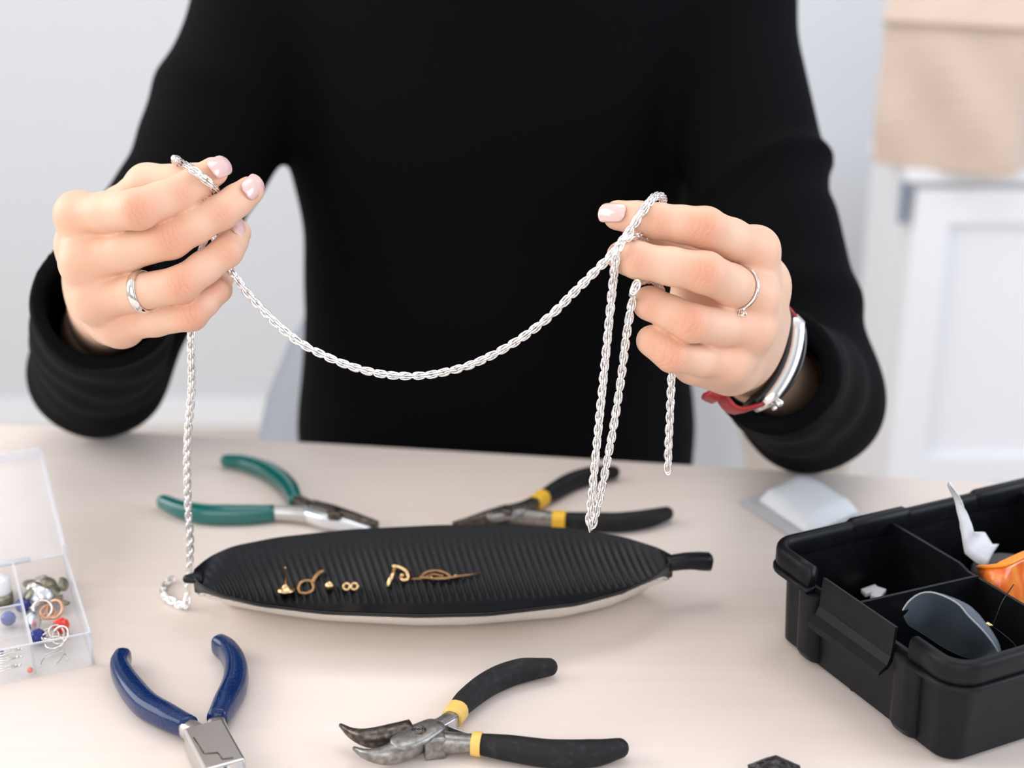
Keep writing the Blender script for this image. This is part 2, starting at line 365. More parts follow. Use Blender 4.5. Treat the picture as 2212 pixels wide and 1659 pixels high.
# chair
ch = thing('shell_chair', 'white moulded chair behind the seated person', 'chair')
v, f = [], []; prof = [(.47, .20), (.52, .235), (.60, .236), (.66, .222), (.71, .2), (.755, .172), (.79, .13), (.812, .08), (.82, .02)]
nc = 17
for side in (0, 1):
    for (z, wdt) in prof:
        for j in range(nc):
            s = -1 + 2 * j / (nc - 1); x = s * wdt
            v.append((-.012 + x, 1.33 - .9 * x * x * 1.6 + .12 * (z - .47) * .5 + side * .008, z))
np_ = len(prof) * nc
for k in range(len(prof) - 1):
    for j in range(nc - 1):
        a = k * nc + j; f.append((a, a + 1, a + nc + 1, a + nc)); f.append((np_ + a, np_ + a + nc, np_ + a + nc + 1, np_ + a + 1))
rim = [k * nc for k in range(len(prof))] + [(len(prof) - 1) * nc + j for j in range(1, nc)] + [k * nc + nc - 1 for k in range(len(prof) - 2, -1, -1)] + [j for j in range(nc - 2, 0, -1)]
for i in range(len(rim)):
    a, b2 = rim[i], rim[(i + 1) % len(rim)]; f.append((b2, a, np_ + a, np_ + b2))
mesh('backrest', v, f, M['chair'], ch)
v, f = box((-.012, 1.08, .447), .215, .20, .012, bev=.01); mesh('seat', v, f, M['chair'], ch)
for sx in (-1, 1):
    for sy in (-1, 1):
        v, f = sweep([(-.012 + sx * .15, 1.08 + sy * .13, .436), (-.012 + sx * .2, 1.08 + sy * .2, .0)], [.014, .010], n=10); mesh('leg', v, f, M['white'], ch)
reloc(ch, (-.012, 1.08, 0))

# ------------------------------------------------------------------ implicit surfaces -> meshes (for the person)
class Field:
    def __init__(s, lo, hi, h, far=.03):
        s.lo = np.asarray(lo, float); s.h = h; s.n = np.ceil((np.asarray(hi) - s.lo) / h).astype(int) + 1; s.far = far
        s.D = np.full(tuple(s.n), far, np.float32)
    def slab(s, lo, hi):
        a = np.clip(np.floor((np.asarray(lo) - s.lo) / s.h).astype(int), 0, s.n); b = np.clip(np.ceil((np.asarray(hi) - s.lo) / s.h).astype(int) + 1, 0, s.n)
        ax = [(s.lo[i] + s.h * np.arange(a[i], b[i])).astype(np.float32) for i in range(3)]
        return tuple(slice(a[i], b[i]) for i in range(3)), np.ix_(*ax)
def smin(a, b, k):
    h = np.maximum(k - np.abs(a - b), 0) / k
    return np.minimum(a, b) - h * h * k * .25
def cone(G, a, b, ra, rb, flat=None):
    """round cone; flat=(dir, amount>1 squashes across dir)"""
    x, y, z = G; ab = np.asarray(b) - np.asarray(a); L2 = float(ab @ ab) + 1e-12
    px, py, pz = x - np.float32(a[0]), y - np.float32(a[1]), z - np.float32(a[2])
    t = np.clip((px * np.float32(ab[0]) + py * np.float32(ab[1]) + pz * np.float32(ab[2])) / np.float32(L2), 0, 1)
    qx, qy, qz = px - t * np.float32(ab[0]), py - t * np.float32(ab[1]), pz - t * np.float32(ab[2])
    r2 = qx * qx + qy * qy + qz * qz
    if flat is not None:
        d, k = flat; dd = qx * np.float32(d[0]) + qy * np.float32(d[1]) + qz * np.float32(d[2]); r2 = r2 + (k * k - 1) * dd * dd
    return np.sqrt(r2) - (np.float32(ra) + t * np.float32(rb - ra))
def chain_field(G, pts, rad, k, flat=None):
    f = None
    for i in range(len(pts) - 1):
        c = cone(G, pts[i], pts[i + 1], rad[i], rad[i + 1], flat); f = c if f is None else smin(f, c, k)
    return f
def nets(F, smooth=2):
    D = F.D; S = D < 0; nx, ny, nz = D.shape
    cnt = np.zeros((nx - 1, ny - 1, nz - 1), np.uint8)
    for i in (0, 1):
        for j in (0, 1):
            for k in (0, 1): cnt += S[i:nx - 1 + i, j:ny - 1 + j, k:nz - 1 + k]
    act = (cnt > 0) & (cnt < 8); I = np.argwhere(act); idx = np.full(act.shape, -1, np.int32); idx[act] = np.arange(len(I))
    acc = np.zeros((len(I), 3), np.float64); num = np.zeros(len(I))
    co = [(i, j, k) for i in (0, 1) for j in (0, 1) for k in (0, 1)]
    for a in co:
        for ax in range(3):
            if a[ax]: continue
            b = list(a); b[ax] = 1; A = I + a; B = I + b
            da = D[A[:, 0], A[:, 1], A[:, 2]]; db = D[B[:, 0], B[:, 1], B[:, 2]]; mk = (da < 0) != (db < 0)
            t = np.where(mk, da / np.where(mk, da - db, 1), 0); p = np.tile(np.asarray(a, float), (len(I), 1)); p[:, ax] += t
            acc += p * mk[:, None]; num += mk
    V = F.lo + (I + acc / num[:, None]) * F.h
    Q = []
    for ax in range(3):
        u, w = [(1, 2), (2, 0), (0, 1)][ax]
        sl0 = [slice(None)] * 3; sl1 = [slice(None)] * 3; sl0[ax] = slice(0, -1); sl1[ax] = slice(1, None)
        E = S[tuple(sl0)] != S[tuple(sl1)]; J = np.argwhere(E)
        ok = (J[:, u] > 0) & (J[:, w] > 0) & (J[:, u] < D.shape[u] - 1) & (J[:, w] < D.shape[w] - 1); J = J[ok]
        ins = S[J[:, 0], J[:, 1], J[:, 2]]
        def c(du, dw):
            K = J.copy(); K[:, u] += du; K[:, w] += dw; return idx[K[:, 0], K[:, 1], K[:, 2]]
        q = np.stack([c(-1, -1), c(0, -1), c(0, 0), c(-1, 0)], 1); q[~ins] = q[~ins][:, ::-1]; Q.append(q)
    Q = np.vstack(Q); Q = Q[(Q >= 0).all(1)]
    used = np.unique(Q); mp_ = np.full(len(V), -1); mp_[used] = np.arange(len(used)); V = V[used]; Q = mp_[Q]
    for _ in range(smooth):
        s = np.zeros_like(V); n = np.zeros(len(V))
        for a, b2 in ((0, 1), (1, 2), (2, 3), (3, 0)):
            for p, q in ((a, b2), (b2, a)):
                for d in range(3): s[:, d] += np.bincount(Q[:, p], V[Q[:, q], d], len(V))
                n += np.bincount(Q[:, p], minlength=len(V))
        V = V * .4 + .6 * s / np.maximum(n, 1)[:, None]
    return V, Q

# ------------------------------------------------------------------ the hands: joints are (pixel x, pixel y, distance), radii in mm
DL = .022   # the hand on the left of the photograph sits a little further off
LH = dict(
  wrist=[(222, 640, .785), (222, 700, .87), (215, 812, 1.03)],
  index=[(170, 464, .703), (299, 452, .677), (393, 415, .685), (461, 371, .691)],
  middle=[(182, 566, .703), (368, 516, .690), (480, 457, .690), (538, 413, .699)],
  ring=[(206, 648, .710), (390, 615, .692), (490, 543, .700), (514, 503, .711)],
  pinky=[(262, 700, .722), (413, 680, .702), (470, 625, .712), (476, 585, .728)],
  thumb=[(245, 560, .775), (265, 455, .745), (318, 400, .722), (428, 388, .708)],
  back=[((172, 470), (196, 585)), ((180, 570), (208, 612)), ((205, 646), (225, 648)), ((258, 694), (252, 680))], bd=.778)
RH = dict(
  wrist=[(1598, 748, .776), (1672, 815, .85), (1748, 888, .975)],
  index=[(1632, 540, .716), (1523, 492, .686), (1422, 478, .686), (1335, 465, .692)],
  middle=[(1628, 640, .716), (1524, 589, .678), (1376, 562, .676), (1343, 553, .691)],
  ring=[(1622, 712, .720), (1494, 698, .686), (1404, 655, .688), (1402, 660, .706)],
  pinky=[(1570, 783, .722), (1452, 768, .692), (1408, 736, .692), (1412, 742, .710)],
  fill=[((1500, 620, .738), (1560, 700, .742)), ((1470, 690, .735), (1580, 690, .745)), ((1500, 782, .726), (1575, 800, .750))],
  thumb=[(1600, 690, .762), (1560, 630, .742), (1475, 560, .722), (1398, 522, .708)],
  back=[((1632, 548), (1650, 680)), ((1634, 640), (1640, 715)), ((1622, 712), (1622, 755)), ((1575, 782), (1590, 785))], bd=.770)
RAD = dict(index=(10.8, 9.9, 8.5, 7.4), middle=(11, 9.9, 8.5, 7.5), ring=(10.4, 9.2, 7.9, 6.9), pinky=(9.6, 8.1, 7.0, 6.2), thumb=(15, 12.5, 10.6, 8.8))
def J(h, dl): return {k: [P(x, y, d + dl) for x, y, d in h[k]] for k in ('wrist', 'index', 'middle', 'ring', 'pinky', 'thumb')}
def build_hand(h, dl, kn_list):
    j = J(h, dl); allp = np.array([p for k in j for p in (j[k] if k != 'wrist' else j[k][:1])] + [j['wrist'][1]])
    F = Field(allp.min(0) - .03, allp.max(0) + .03, .0009)
    def put(pts, fld, k, m=.03):
        pts = np.array(pts); sl, G = F.slab(pts.min(0) - m, pts.max(0) + m); f = fld(G)
        kk = k(G) if callable(k) else k; F.D[sl] = smin(F.D[sl], f, kk)
    w0, w1, w2 = j['wrist']
    wdir = nrm(j['pinky'][0] - j['index'][0]); ax = nrm(w0 - w1); thin = nrm(np.cross(ax, wdir))
    put([w0, w1], lambda G: cone(G, w0, w1 + (w1 - w0) * .5, .0238, .0250, (thin, 1.22)), .004, .04)
    rb = (11, 11, 10.5, 9.5)
    mids = []
    for q, (a, b) in enumerate(h['back']):
        fn = ('index', 'middle', 'ring', 'pinky')[q]; A = j[fn][0]; B = P(b[0], b[1], h['bd'] + dl); mids.append((A + B) / 2)
        put([A, B], lambda G: cone(G, A, B, rb[q] / 1000, .0135), .010, .035)
    # palm flesh, between the knuckles, on the far side of the hand
    pd = nrm(np.mean([j[k][0] for k in ('index', 'middle', 'ring', 'pinky')], 0) - EYE)
    put(mids, lambda G: cone(G, mids[0] + pd * .006, mids[3] + pd * .006, .012, .012), .012, .035)
    kb = nrm(j['middle'][1] - j['middle'][0])
    for q in range(3):
        A = j[('index', 'middle', 'ring')[q]][0] + pd * .006; B = j[('middle', 'ring', 'pinky')[q]][0] + pd * .006
        put([A, B], lambda G: cone(G, A, B, .0095, .0095), .008, .03)
    for a_, b_ in h.get('fill', ()):
        a_, b_ = P(*a_), P(*b_); put([a_, b_], lambda G: cone(G, a_, b_, .012, .012), .008, .035)
    t = j['thumb']; r = np.array(RAD['thumb']) / 1000
    put(t, lambda G: chain_field(G, t, r, .005), .008, .035)
    put([mids[0], t[0], t[1]], lambda G: cone(G, mids[0] + pd * .006, (t[0] + t[1]) / 2, .011, .012), .012, .035)
    put([w0, j['pinky'][0]], lambda G: cone(G, w0 + (j['pinky'][0] - w0) * .25 + pd * .006, j['pinky'][0] + pd * .012, .016, .010), .012, .035)   # heel of the hand
    for fn in ('index', 'middle', 'ring', 'pinky'):
        p = j[fn]; r = np.array(RAD[fn]) / 1000; base = p[0]
        def fld(G, p=p, r=r):
            f = None
            for i in range(3):
                # phalanges are slightly waisted between the joints
                mid = (p[i] + p[i + 1]) / 2; rm = (r[i] + r[i + 1]) / 2 * (.965 if i < 2 else 1.0)
                for a, b2, ra, rb_ in ((p[i], mid, r[i], rm), (mid, p[i + 1], rm, r[i + 1])):
                    c = cone(G, a, b2, ra, rb_); f = c if f is None else smin(f, c, .003)
            return f
        def kk(G, base=base):
            x, y, z = G; d2 = (x - np.float32(base[0])) ** 2 + (y - np.float32(base[1])) ** 2 + (z - np.float32(base[2])) ** 2
            return np.float32(.0013) + np.float32(.008) * np.exp(-d2 / np.float32(.0165 ** 2))
        put(p, fld, kk, .03)
    V, Q = nets(F, 3)
    # knuckle redness and crease coordinate
    km = np.zeros(len(V)); fm_ = np.zeros(len(V)); cr = np.zeros(len(V)); best = np.zeros(len(V))
    for fn in ('index', 'middle', 'ring', 'pinky'):
        for i, (sig, amp) in enumerate(((.010, .45), (.0075, 1.0), (.0055, .75), (.006, .35))):
            p = j[fn]; c = p[i] + nrm(EYE - p[i]) * RAD[fn][i] / 1000
            ax_ = nrm(p[min(i + 1, 3)] - p[max(i - 1, 0)] ) if i else nrm(p[1] - p[0])
            d = V - c; m_ = amp * np.exp(-(d ** 2).sum(1) / (2 * sig ** 2)); km = np.maximum(km, m_)
            s = m_ > best; cr[s] = (d[s] @ ax_) * 1000; best[s] = m_[s]
            if i in (1, 2): fm_ = np.maximum(fm_, (1, .7)[i - 1] * np.exp(-(d ** 2).sum(1) / (2 * (.0052, .0036)[i - 1] ** 2)))
    return V, Q, (km, fm_), cr, j
VL, QL, kmL, crL, JL = build_hand(LH, DL, None)
VR, QR, kmR, crR, JR = build_hand(RH, 0, None)

# the rest of the body (under the clothes and above the frame), coarser
EL, ER = P(215, 812, 1.03) + (0, 0, .005), P(1748, 888, .975) + (0, 0, .009)
SL, SR = np.array([-.172, 1.10, 1.045]), np.array([.150, 1.10, 1.045])
BC = np.array([-.013, 1.10, 0])
F = Field((-.36, .80, .42), (.34, 1.30, 1.50), .007, .05)
def putF(F, lo, hi, fld, k):
    sl, G = F.slab(lo, hi); F.D[sl] = smin(F.D[sl], fld(G), k)
def cap(F, a, b, ra, rb, k=.02, flat=None):
    a, b = np.asarray(a, float), np.asarray(b, float); m = max(ra, rb) * 1.1 + .05
    putF(F, np.minimum(a, b) - m, np.maximum(a, b) + m, lambda G: cone(G, a, b, ra, rb, flat), k)
yax = (0, 1, 0)
cap(F, BC + (0, 0, .66), BC + (0, 0, .76), .135, .120, flat=(yax, 1.5)); cap(F, BC + (0, 0, .76), BC + (0, 0, 1.02), .120, .14, flat=(yax, 1.5))
cap(F, SL, SR, .045, .045); cap(F, SL, EL, .042, .036); cap(F, SR, ER, .042, .036)
cap(F, EL, JL['wrist'][1], .036, .024); cap(F, ER, JR['wrist'][1], .036, .024)
HC = BC + (0, -.055, 1.295)
cap(F, BC + (0, 0, 1.05), HC + (0, .03, -.06), .05, .05, flat=None)
cap(F, HC + (0, .02, .02), HC + (0, .0, -.0), .078, .072, .02); cap(F, HC + (0, -.03, -.07), HC + (0, -.02, -.02), .042, .055, .03)
cap(F, HC + (0, -.080, -.0), HC + (0, -.095, -.028), .008, .013, .012)       # nose
for s in (-1, 1): cap(F, HC + (s * .076, .01, -.01), HC + (s * .078, .02, -.04), .012, .009, .006); cap(F, HC + (s * .022, -.076, .024), HC + (s * .045, -.066, .022), .006, .005, .016)
cap(F, HC + (-.018, -.083, -.058), HC + (.018, -.083, -.058), .006, .006, .012)   # lips
VB, QB = nets(F, 1)
n1, n2 = len(VL), len(VL) + len(VR)
V = np.vstack([VL, VR, VB]); Q = np.vstack([QL, QR + n1, QB + n2])
def bridge(A, B, offA, offB):     # sew two skins together inside the sleeve
    k = np.argmin(((A[:, None, :] - np.mean(B, 0)) ** 2).sum(-1)) if 0 else None
    sa = A[::23]; d = ((sa[:, None, :] - B[None, ::3, :]) ** 2).sum(-1); i, q = np.unravel_index(np.argmin(d), d.shape); i *= 23; q *= 3
    i2 = np.argsort(((A - A[i]) ** 2).sum(1))[1]; q2 = np.argsort(((B - B[q]) ** 2).sum(1))[1]
    return [[i + offA, i2 + offA, q2 + offB, q + offB]]
nearL = np.where(((VB - EL) ** 2).sum(1) < .16 ** 2)[0]; nearR = np.where(((VB - ER) ** 2).sum(1) < .16 ** 2)[0]
def sew(A, offA, near, W):
    far = np.where(((A - W) ** 2).sum(1) < .05 ** 2)[0]; r = bridge(A[far], VB[near], 0, 0)[0]
    return [[int(far[r[0]]) + offA, int(far[r[1]]) + offA, int(near[r[2]]) + n2, int(near[r[3]]) + n2]]
Q = np.vstack([Q, sew(VL, 0, nearL, JL['wrist'][1]), sew(VR, n1, nearR, JR['wrist'][1])])
person = thing('person', 'person in a black long-sleeved top holding a silver chain between both hands', 'person')
body = mesh('body', V, Q, M['skin'], person, fast=True)
for nm, arr in (('knuckle', np.r_[kmL[0], kmR[0], np.zeros(len(VB))]), ('fold_mask', np.r_[kmL[1], kmR[1], np.zeros(len(VB))]), ('crease', np.r_[crL, crR, np.zeros(len(VB))])):
    at = body.data.attributes.new(nm, 'FLOAT', 'POINT'); at.data.foreach_set('value', arr.astype(np.float32))
BVH = BVHTree.FromPolygons([tuple(p) for p in V[:n2]], [tuple(int(i) for i in q) for q in np.vstack([QL, QR + n1])])
def hit(px, py):       # nearest skin under a pixel: place, normal
    r = ray(px, py); h = BVH.ray_cast(Vector(EYE), Vector(nrm(r)))
    return (None, None) if h[0] is None else (np.array(h[0]), np.array(h[1]))
# eyes, hair
for s in (-1, 1):
    v, f = ball(HC + (s * .031, -.066, .004), .0125); ey = mesh('eye', v, f, M['white'], person); v, f = ball(HC + (s * .031, -.0755, .0015), .0048, 14, (1, .9, 1)); mesh('iris', v, f, M['hair'], ey)
F = Field(HC - .16, HC + .16, .006, .05)
cap(F, HC + (0, .03, .035), HC + (0, .04, -.02), .088, .085, .02); cap(F, HC + (0, .10, -.01), HC + (0, .115, -.06), .035, .03, .02)
sl, G = F.slab(HC - .2, HC + .2); F.D[sl] = np.maximum(F.D[sl], -(cone(G, HC + (0, -.10, -.01), HC + (0, -.09, -.12), .095, .09)))
v, f = nets(F, 2); mesh('hair', v, f, M['hair'], person, fast=True)

# sweater
F = Field((-.36, .74, .50), (.34, 1.30, 1.17), .0026, .03)
cap(F, BC + (0, 0, .50), BC + (0, 0, .70), .168, .160, .02, (yax, 1.55)); cap(F, BC + (0, 0, .70), BC + (0, 0, .80), .160, .146, .02, (yax, 1.5)); cap(F, BC + (0, 0, .80), BC + (0, 0, .97), .146, .156, .03, (yax, 1.5)); cap(F, BC + (0, 0, .97), BC + (0, 0, 1.04), .160, .165, .03, (yax, 1.55))
cap(F, SL + (0, 0, .005), SR + (0, 0, .005), .058, .058, .04); cap(F, BC + (0, .01, 1.07), BC + (0, -.005, 1.16), .068, .056, .02)
def sleeve(S, E, W, C, re, rc, wr, up_r):
    """upper arm S->E and forearm E->C with a loose open cuff at C; wr = [(t, amount, width)] folds on the upper arm"""
    def fld(G):
        x, y, z = G; ab = E - S; L2 = float(ab @ ab)
        t = np.clip(((x - S[0]) * ab[0] + (y - S[1]) * ab[1] + (z - S[2]) * ab[2]) / L2, 0, 1).astype(np.float32)
        qx, qy, qz = x - S[0] - t * ab[0], y - S[1] - t * ab[1], z - S[2] - t * ab[2]
        r = up_r[0] + (up_r[1] - up_r[0]) * t
        ang = np.arctan2(qx, qz)
        for t0, am, wd, ph in wr: r = r + am * np.exp(-((t - t0 + .03 * np.sin(ang + ph)) / wd) ** 2)
        return (np.sqrt(qx * qx + qy * qy + qz * qz) - r).astype(np.float32)
    lo, hi = np.minimum(S, E) - .09, np.maximum(S, E) + .09
    putF(F, lo, hi, fld, .02)
    A = nrm(C - E); lo, hi = np.minimum(E, C) - .09, np.maximum(E, C) + .09
    sl, G = F.slab(lo, hi); x, y, z = G
    f = cone(G, E, C + A * .06, re, rc)
    s = (x - E[0]) * A[0] + (y - E[1]) * A[1] + (z - E[2]) * A[2]
    f = f + (.0008 * np.sin(s * 70 + 85 * x + 60 * z) + .0008 * np.sin(s * 40 - 80 * x + 60 * z)).astype(np.float32)
    L_ = float(np.linalg.norm(C - E))
    f = np.maximum(f, (s - L_).astype(np.float32))                                  # cut at the cuff
    inner = np.maximum(cone(G, E + A * (L_ - .085), C + A * .06, rc - .012, rc - .0034), (-(s - L_ + .09)).astype(np.float32))
    d = smin(F.D[sl], f, .018)
    F.D[sl] = np.maximum(d, -inner)
CL, CR = P(224, 648, .835), P(1674, 802, .808)
sleeve(SL, EL, None, CL, .046, .0405, [(.30, .004, .05, .5), (.52, -.003, .05, 1.5), (.62, .003, .04, 0)], (.056, .045))
sleeve(SR, ER, None, CR, .047, .0325, [(.50, .006, .024, .7), (.58, -.0025, .03, .7), (.80, .004, .04, 2.)], (.054, .046))
v, f = nets(F, 2); mesh('sweater', v, f, M['black_knit'], person, fast=True)
# trousers on the seat
F = Field((-.30, .55, .02), (.28, 1.30, .66), .009, .05)
cap(F, BC + (-.07, 0, .567), BC + (.07, 0, .567), .098, .098)
for s in (-1, 1):
    kn = BC + (s * .11, -.40, .53); an = BC + (s * .10, -.42, .09); cap(F, BC + (s * .08, 0, .556), kn, .082, .06); cap(F, kn, an, .058, .042)
v, f = nets(F, 1); mesh('trousers', v, f, M['jeans'], person, fast=True)
for s in (-1, 1):
    a = BC + (s * .10, -.42, .035); v, f = sweep([a + (0, .05, .01), a + (0, -.05, .005), a + (0, -.17, -.003)], [.036, .042, .034], [.044, .038, .030], n=16, round_ends=(True, True)); mesh('shoe', v, f, M['black_grip'], person)
reloc(person, (BC[0], BC[1], 0))

# fingernails
def nail(px, py, tdir, ln, wd, tilt=(0, 0), lift=.0):
    c, n = hit(px, py)
    if c is None: return
    ns = [n]
    for dx, dy in ((8, 0), (-8, 0), (0, 8), (0, -8)):
        q, m_ = hit(px + dx, py + dy)
        if q is not None: ns.append(m_)
    right = np.array([1., 0, 0]); upv = np.array([0, sp, cp])
    n = nrm(np.mean(ns, 0) + right * tilt[0] + upv * tilt[1]); t = nrm(tdir - n * np.dot(tdir, n)); l = np.cross(n, t); R = wd * .62
    na, nb = 31, 13; v = []; f = []
    for side in (0, 1):
        for i in range(na):
            a = -1 + 2 * i / (na - 1)
            hw = wd / 2 * (1 - .30 * max(0, -a) ** 2.2) * (1 - max(0, (a - .55) / .45) ** 3 * .35)
            if a < -.6: hw *= math.sqrt(max(0, 1 - ((-a - .6) / .44) ** 2))
            if a > .82: hw *= math.sqrt(max(0.02, 1 - ((a - .82) / .21) ** 2))
            for k in range(nb):
                bq = (-1 + 2 * k / (nb - 1)) * hw
                p = c + t * (a * ln / 2) + l * (R * math.sin(bq / R)) + n * (R * math.cos(bq / R) - R - .0012 * a * a + .0009 + lift - side * .0009)
                v.append(p)
    o = na * nb
    for i in range(na - 1):
        for k in range(nb - 1):
            q = i * nb + k; f.append((q, q + 1, q + nb + 1, q + nb)); f.append((o + q, o + q + nb, o + q + nb + 1, o + q + 1))
    rim = [k for k in range(nb)] + [i * nb + nb - 1 for i in range(1, na)] + [(na - 1) * nb + k for k in range(nb - 2, -1, -1)] + [i * nb for i in range(na - 2, 0, -1)]
    for i in range(len(rim)):
        a, b2 = rim[i], rim[(i + 1) % len(rim)]; f.append((b2, a, o + a, o + b2))
    o = mesh('fingernail', v, f, M['nail'], person); o.matrix_parent_inverse = person.matrix_world.inverted()
bpy.context.view_layer.update()
nail(478, 357, JL['index'][3] - JL['index'][2], .0160, .0122, (.15, .15))
nail(550, 402, JL['middle'][3] - JL['middle'][2], .0160, .0120, (.45, .1))
nail(522, 490, JL['ring'][3] - JL['ring'][2], .0150, .0105, (.6, .1))
nail(1320, 457, JR['index'][3] - JR['index'][2], .0155, .0108, (-.1, .1))
nail(1318, 548, JR['middle'][3] - JR['middle'][2], .0120, .0095, (-1.2, .1))

# ------------------------------------------------------------------ jewellery held and worn
def front(px, py, off=.0022):      # on the skin that faces the camera
    for k in range(12):
        c, n = hit(px + k, py + 2 * k)
        if c is not None: break
    return c - nrm(ray(px, py)) * off
zt = TZ + .0022
cat = [(492, 574), (520, 615), (560, 662), (600, 702), (645, 738), (700, 768), (760, 792), (830, 809), (900, 812), (960, 804), (1030, 783), (1110, 741), (1180, 690), (1240, 632), (1290, 582), (1325, 546)]
path = [T(376, 1250, zt), T(364, 1258, zt), T(354, 1274, zt), T(358, 1290, zt), T(376, 1300, zt), T(392, 1308, zt), T(402, 1303, zt + .002)]
a, b_ = T(405, 1285, zt + .006), P(411, 716, .737)
path += [a + (b_ - a) * t + np.array([.0012 * math.sin(9 * t), 0, 0]) for t in (.0, .2, .4, .6, .8, 1)]
path += [P(425, 600, .752), P(452, 470, .745), P(470, 425, .728)]
path += [front(461, 404), front(440, 385), front(415, 366), front(394, 352)]
path += [P(380, 344, .712), P(384, 360, .735), P(420, 440, .755), P(470, 530, .752)]
y0, y1 = P(492, 574, .728)[1], P(1325, 546, .674)[1]
path += [Y(px, py, y0 + (y1 - y0) * (px - 492) / 833) for px, py in cat]
path += [front(1368, 488), front(1385, 462), front(1402, 438, .0026), P(1417, 424, .690), P(1432, 430, .704), P(1424, 470, .712), P(1405, 512, .706)]
path += [P(1392, 514, .694), P(1375, 509, .678), P(1352, 516, .668), P(1334, 540, .668), P(1328, 575, .672)]
yl = P(1328, 575, .676)[1]
path += [Y(px, py, yl) for px, py in ((1323, 620), (1313, 720), (1302, 830), (1291, 940), (1281, 1040), (1273, 1118), (1276, 1137), (1284, 1120), (1303, 1040), (1322, 940), (1340, 830), (1354, 720), (1366, 650))]
path += [P(1372, 622, .672), P(1386, 606, .682), P(1420, 612, .700), P(1440, 680, .722), P(1448, 760, .724), P(1450, 805, .716)]
yt = P(1450, 805, .716)[1]
path += [Y(px, py, yt) for px, py in ((1450, 830), (1447, 900), (1444, 960), (1442, 1029))]
ctrl = np.array(path); dens = spline(ctrl, 2400); seg = np.r_[0, np.cumsum(np.linalg.norm(np.diff(dens, axis=0), axis=1))]
chain = thing('silver_chain', 'long silver rope chain looped between the two hands', 'chain')
PITCHC, OFF = .00345, .00055
def link_mesh(a, b, r, n=20, k=6):
    pts = []
    for i in range(n):
        t = 2 * math.pi * i / n; x, y = math.cos(t), math.sin(t)
        pts.append((a * np.sign(x) * abs(x) ** .85, b * np.sign(y) * abs(y) ** .95, 0))
    return sweep(pts, r, n=k, up=(0, 0, 1), closed=True)
lv, lf = link_mesh(.0034, .00168, .00047)
lme = bpy.data.meshes.new('chain_link'); lme.from_pydata([tuple(map(float, p)) for p in lv], [], lf); lme.polygons.foreach_set('use_smooth', [True] * len(lme.polygons)); lme.materials.append(M['silver'])
spots = []; s = .002; k = 0
ref = None
while s < seg[-1] - .002:
    i = min(np.searchsorted(seg, s), len(dens) - 2); t = nrm(dens[min(i + 6, len(dens) - 1)] - dens[max(i - 6, 0)])
    if ref is None: _, ref, _ = frame3(t, nrm(EYE - dens[i]))
    ref = nrm(ref - t * np.dot(ref, t))
    vis = nrm(EYE - dens[i]); 
    roll = math.radians(90 * (k % 2) + 14 * math.sin(k * .37) + rng.uniform(-7, 7))
    sd = nrm(np.cross(vis, t)); ud = np.cross(t, sd)
    for q in (-1, 1):
        l = sd * math.cos(roll) + ud * math.sin(roll); nn = np.cross(t, l)
        tt = nrm(t + l * q * .10); l2 = nrm(l - tt * np.dot(l, tt)); nn = np.cross(tt, l2)
        p = dens[i] + nn * OFF * q + t * q * .0004
        spots.append((p, tt, l2, nn, s))
    s += PITCHC; k += 1
vis_ = []
for n_, (p, t, l, nn, s) in enumerate(spots):
    d = p - EYE; dist = np.linalg.norm(d); h = BVH.ray_cast(Vector(EYE), Vector(d / dist)); hidden = h[0] is not None and h[3] < dist - .004
    vis_.append((hidden, dist, n_))
vis_.sort(); solo = set(n_ for _, _, n_ in vis_[:298]); rest = MB()
for n_, (p, t, l, nn, s) in enumerate(spots):
    R = Matrix(((t[0], l[0], nn[0], p[0]), (t[1], l[1], nn[1], p[1]), (t[2], l[2], nn[2], p[2]), (0, 0, 0, 1)))
    if n_ in solo:
        o = bpy.data.objects.new('link', lme); link(o, chain); o.matrix_local = R
    else:
        rest.add([R @ Vector(q) for q in lv], lf)
o = rest.build('links', M['silver'], chain); o['kind'] = 'stuff'
chain_pts = dens

# rings
def band(a, b, t, r, hw, th, name, label):
    c = a + (b - a) * t; ax = nrm(b - a); v, f = lathe([], c, ax) if 0 else ([], [])
    tt, s, u = frame3(ax); n = 40; prof = [(-hw, 0), (-hw, th * .5), (-hw * .55, th * .95), (0, th), (hw * .55, th * .95), (hw, th * .5), (hw, 0)]
    v, f = [], []
    for i in range(n):
        an = 2 * math.pi * i / n; dirv = s * math.cos(an) + u * math.sin(an)
        for (h, rr) in prof: v.append(c + tt * h + dirv * (r + rr))
    m = len(prof)
    for i in range(n):
        for j in range(m): f.append((i * m + j, i * m + (j + 1) % m, ((i + 1) % n) * m + (j + 1) % m, ((i + 1) % n) * m + j))
    return v, f, c, ax, s, u
v, f, c, ax, s, u = band(JL['ring'][0], JL['ring'][1], .56, .0099, .0024, .0014, '', '')
tag(mesh('wedding_ring', v, f, M['ring_silver']), 'plain polished silver band on the ring finger of the hand at the left', 'ring')
rg = thing('stone_ring', 'thin silver ring with one small clear stone on the hand at the right', 'ring')
v, f, c, ax, s, u = band(JR['middle'][0], JR['middle'][1], .34, .0107, .0011, .0012, '', ''); mesh('band', v, f, M['ring_silver'], rg)
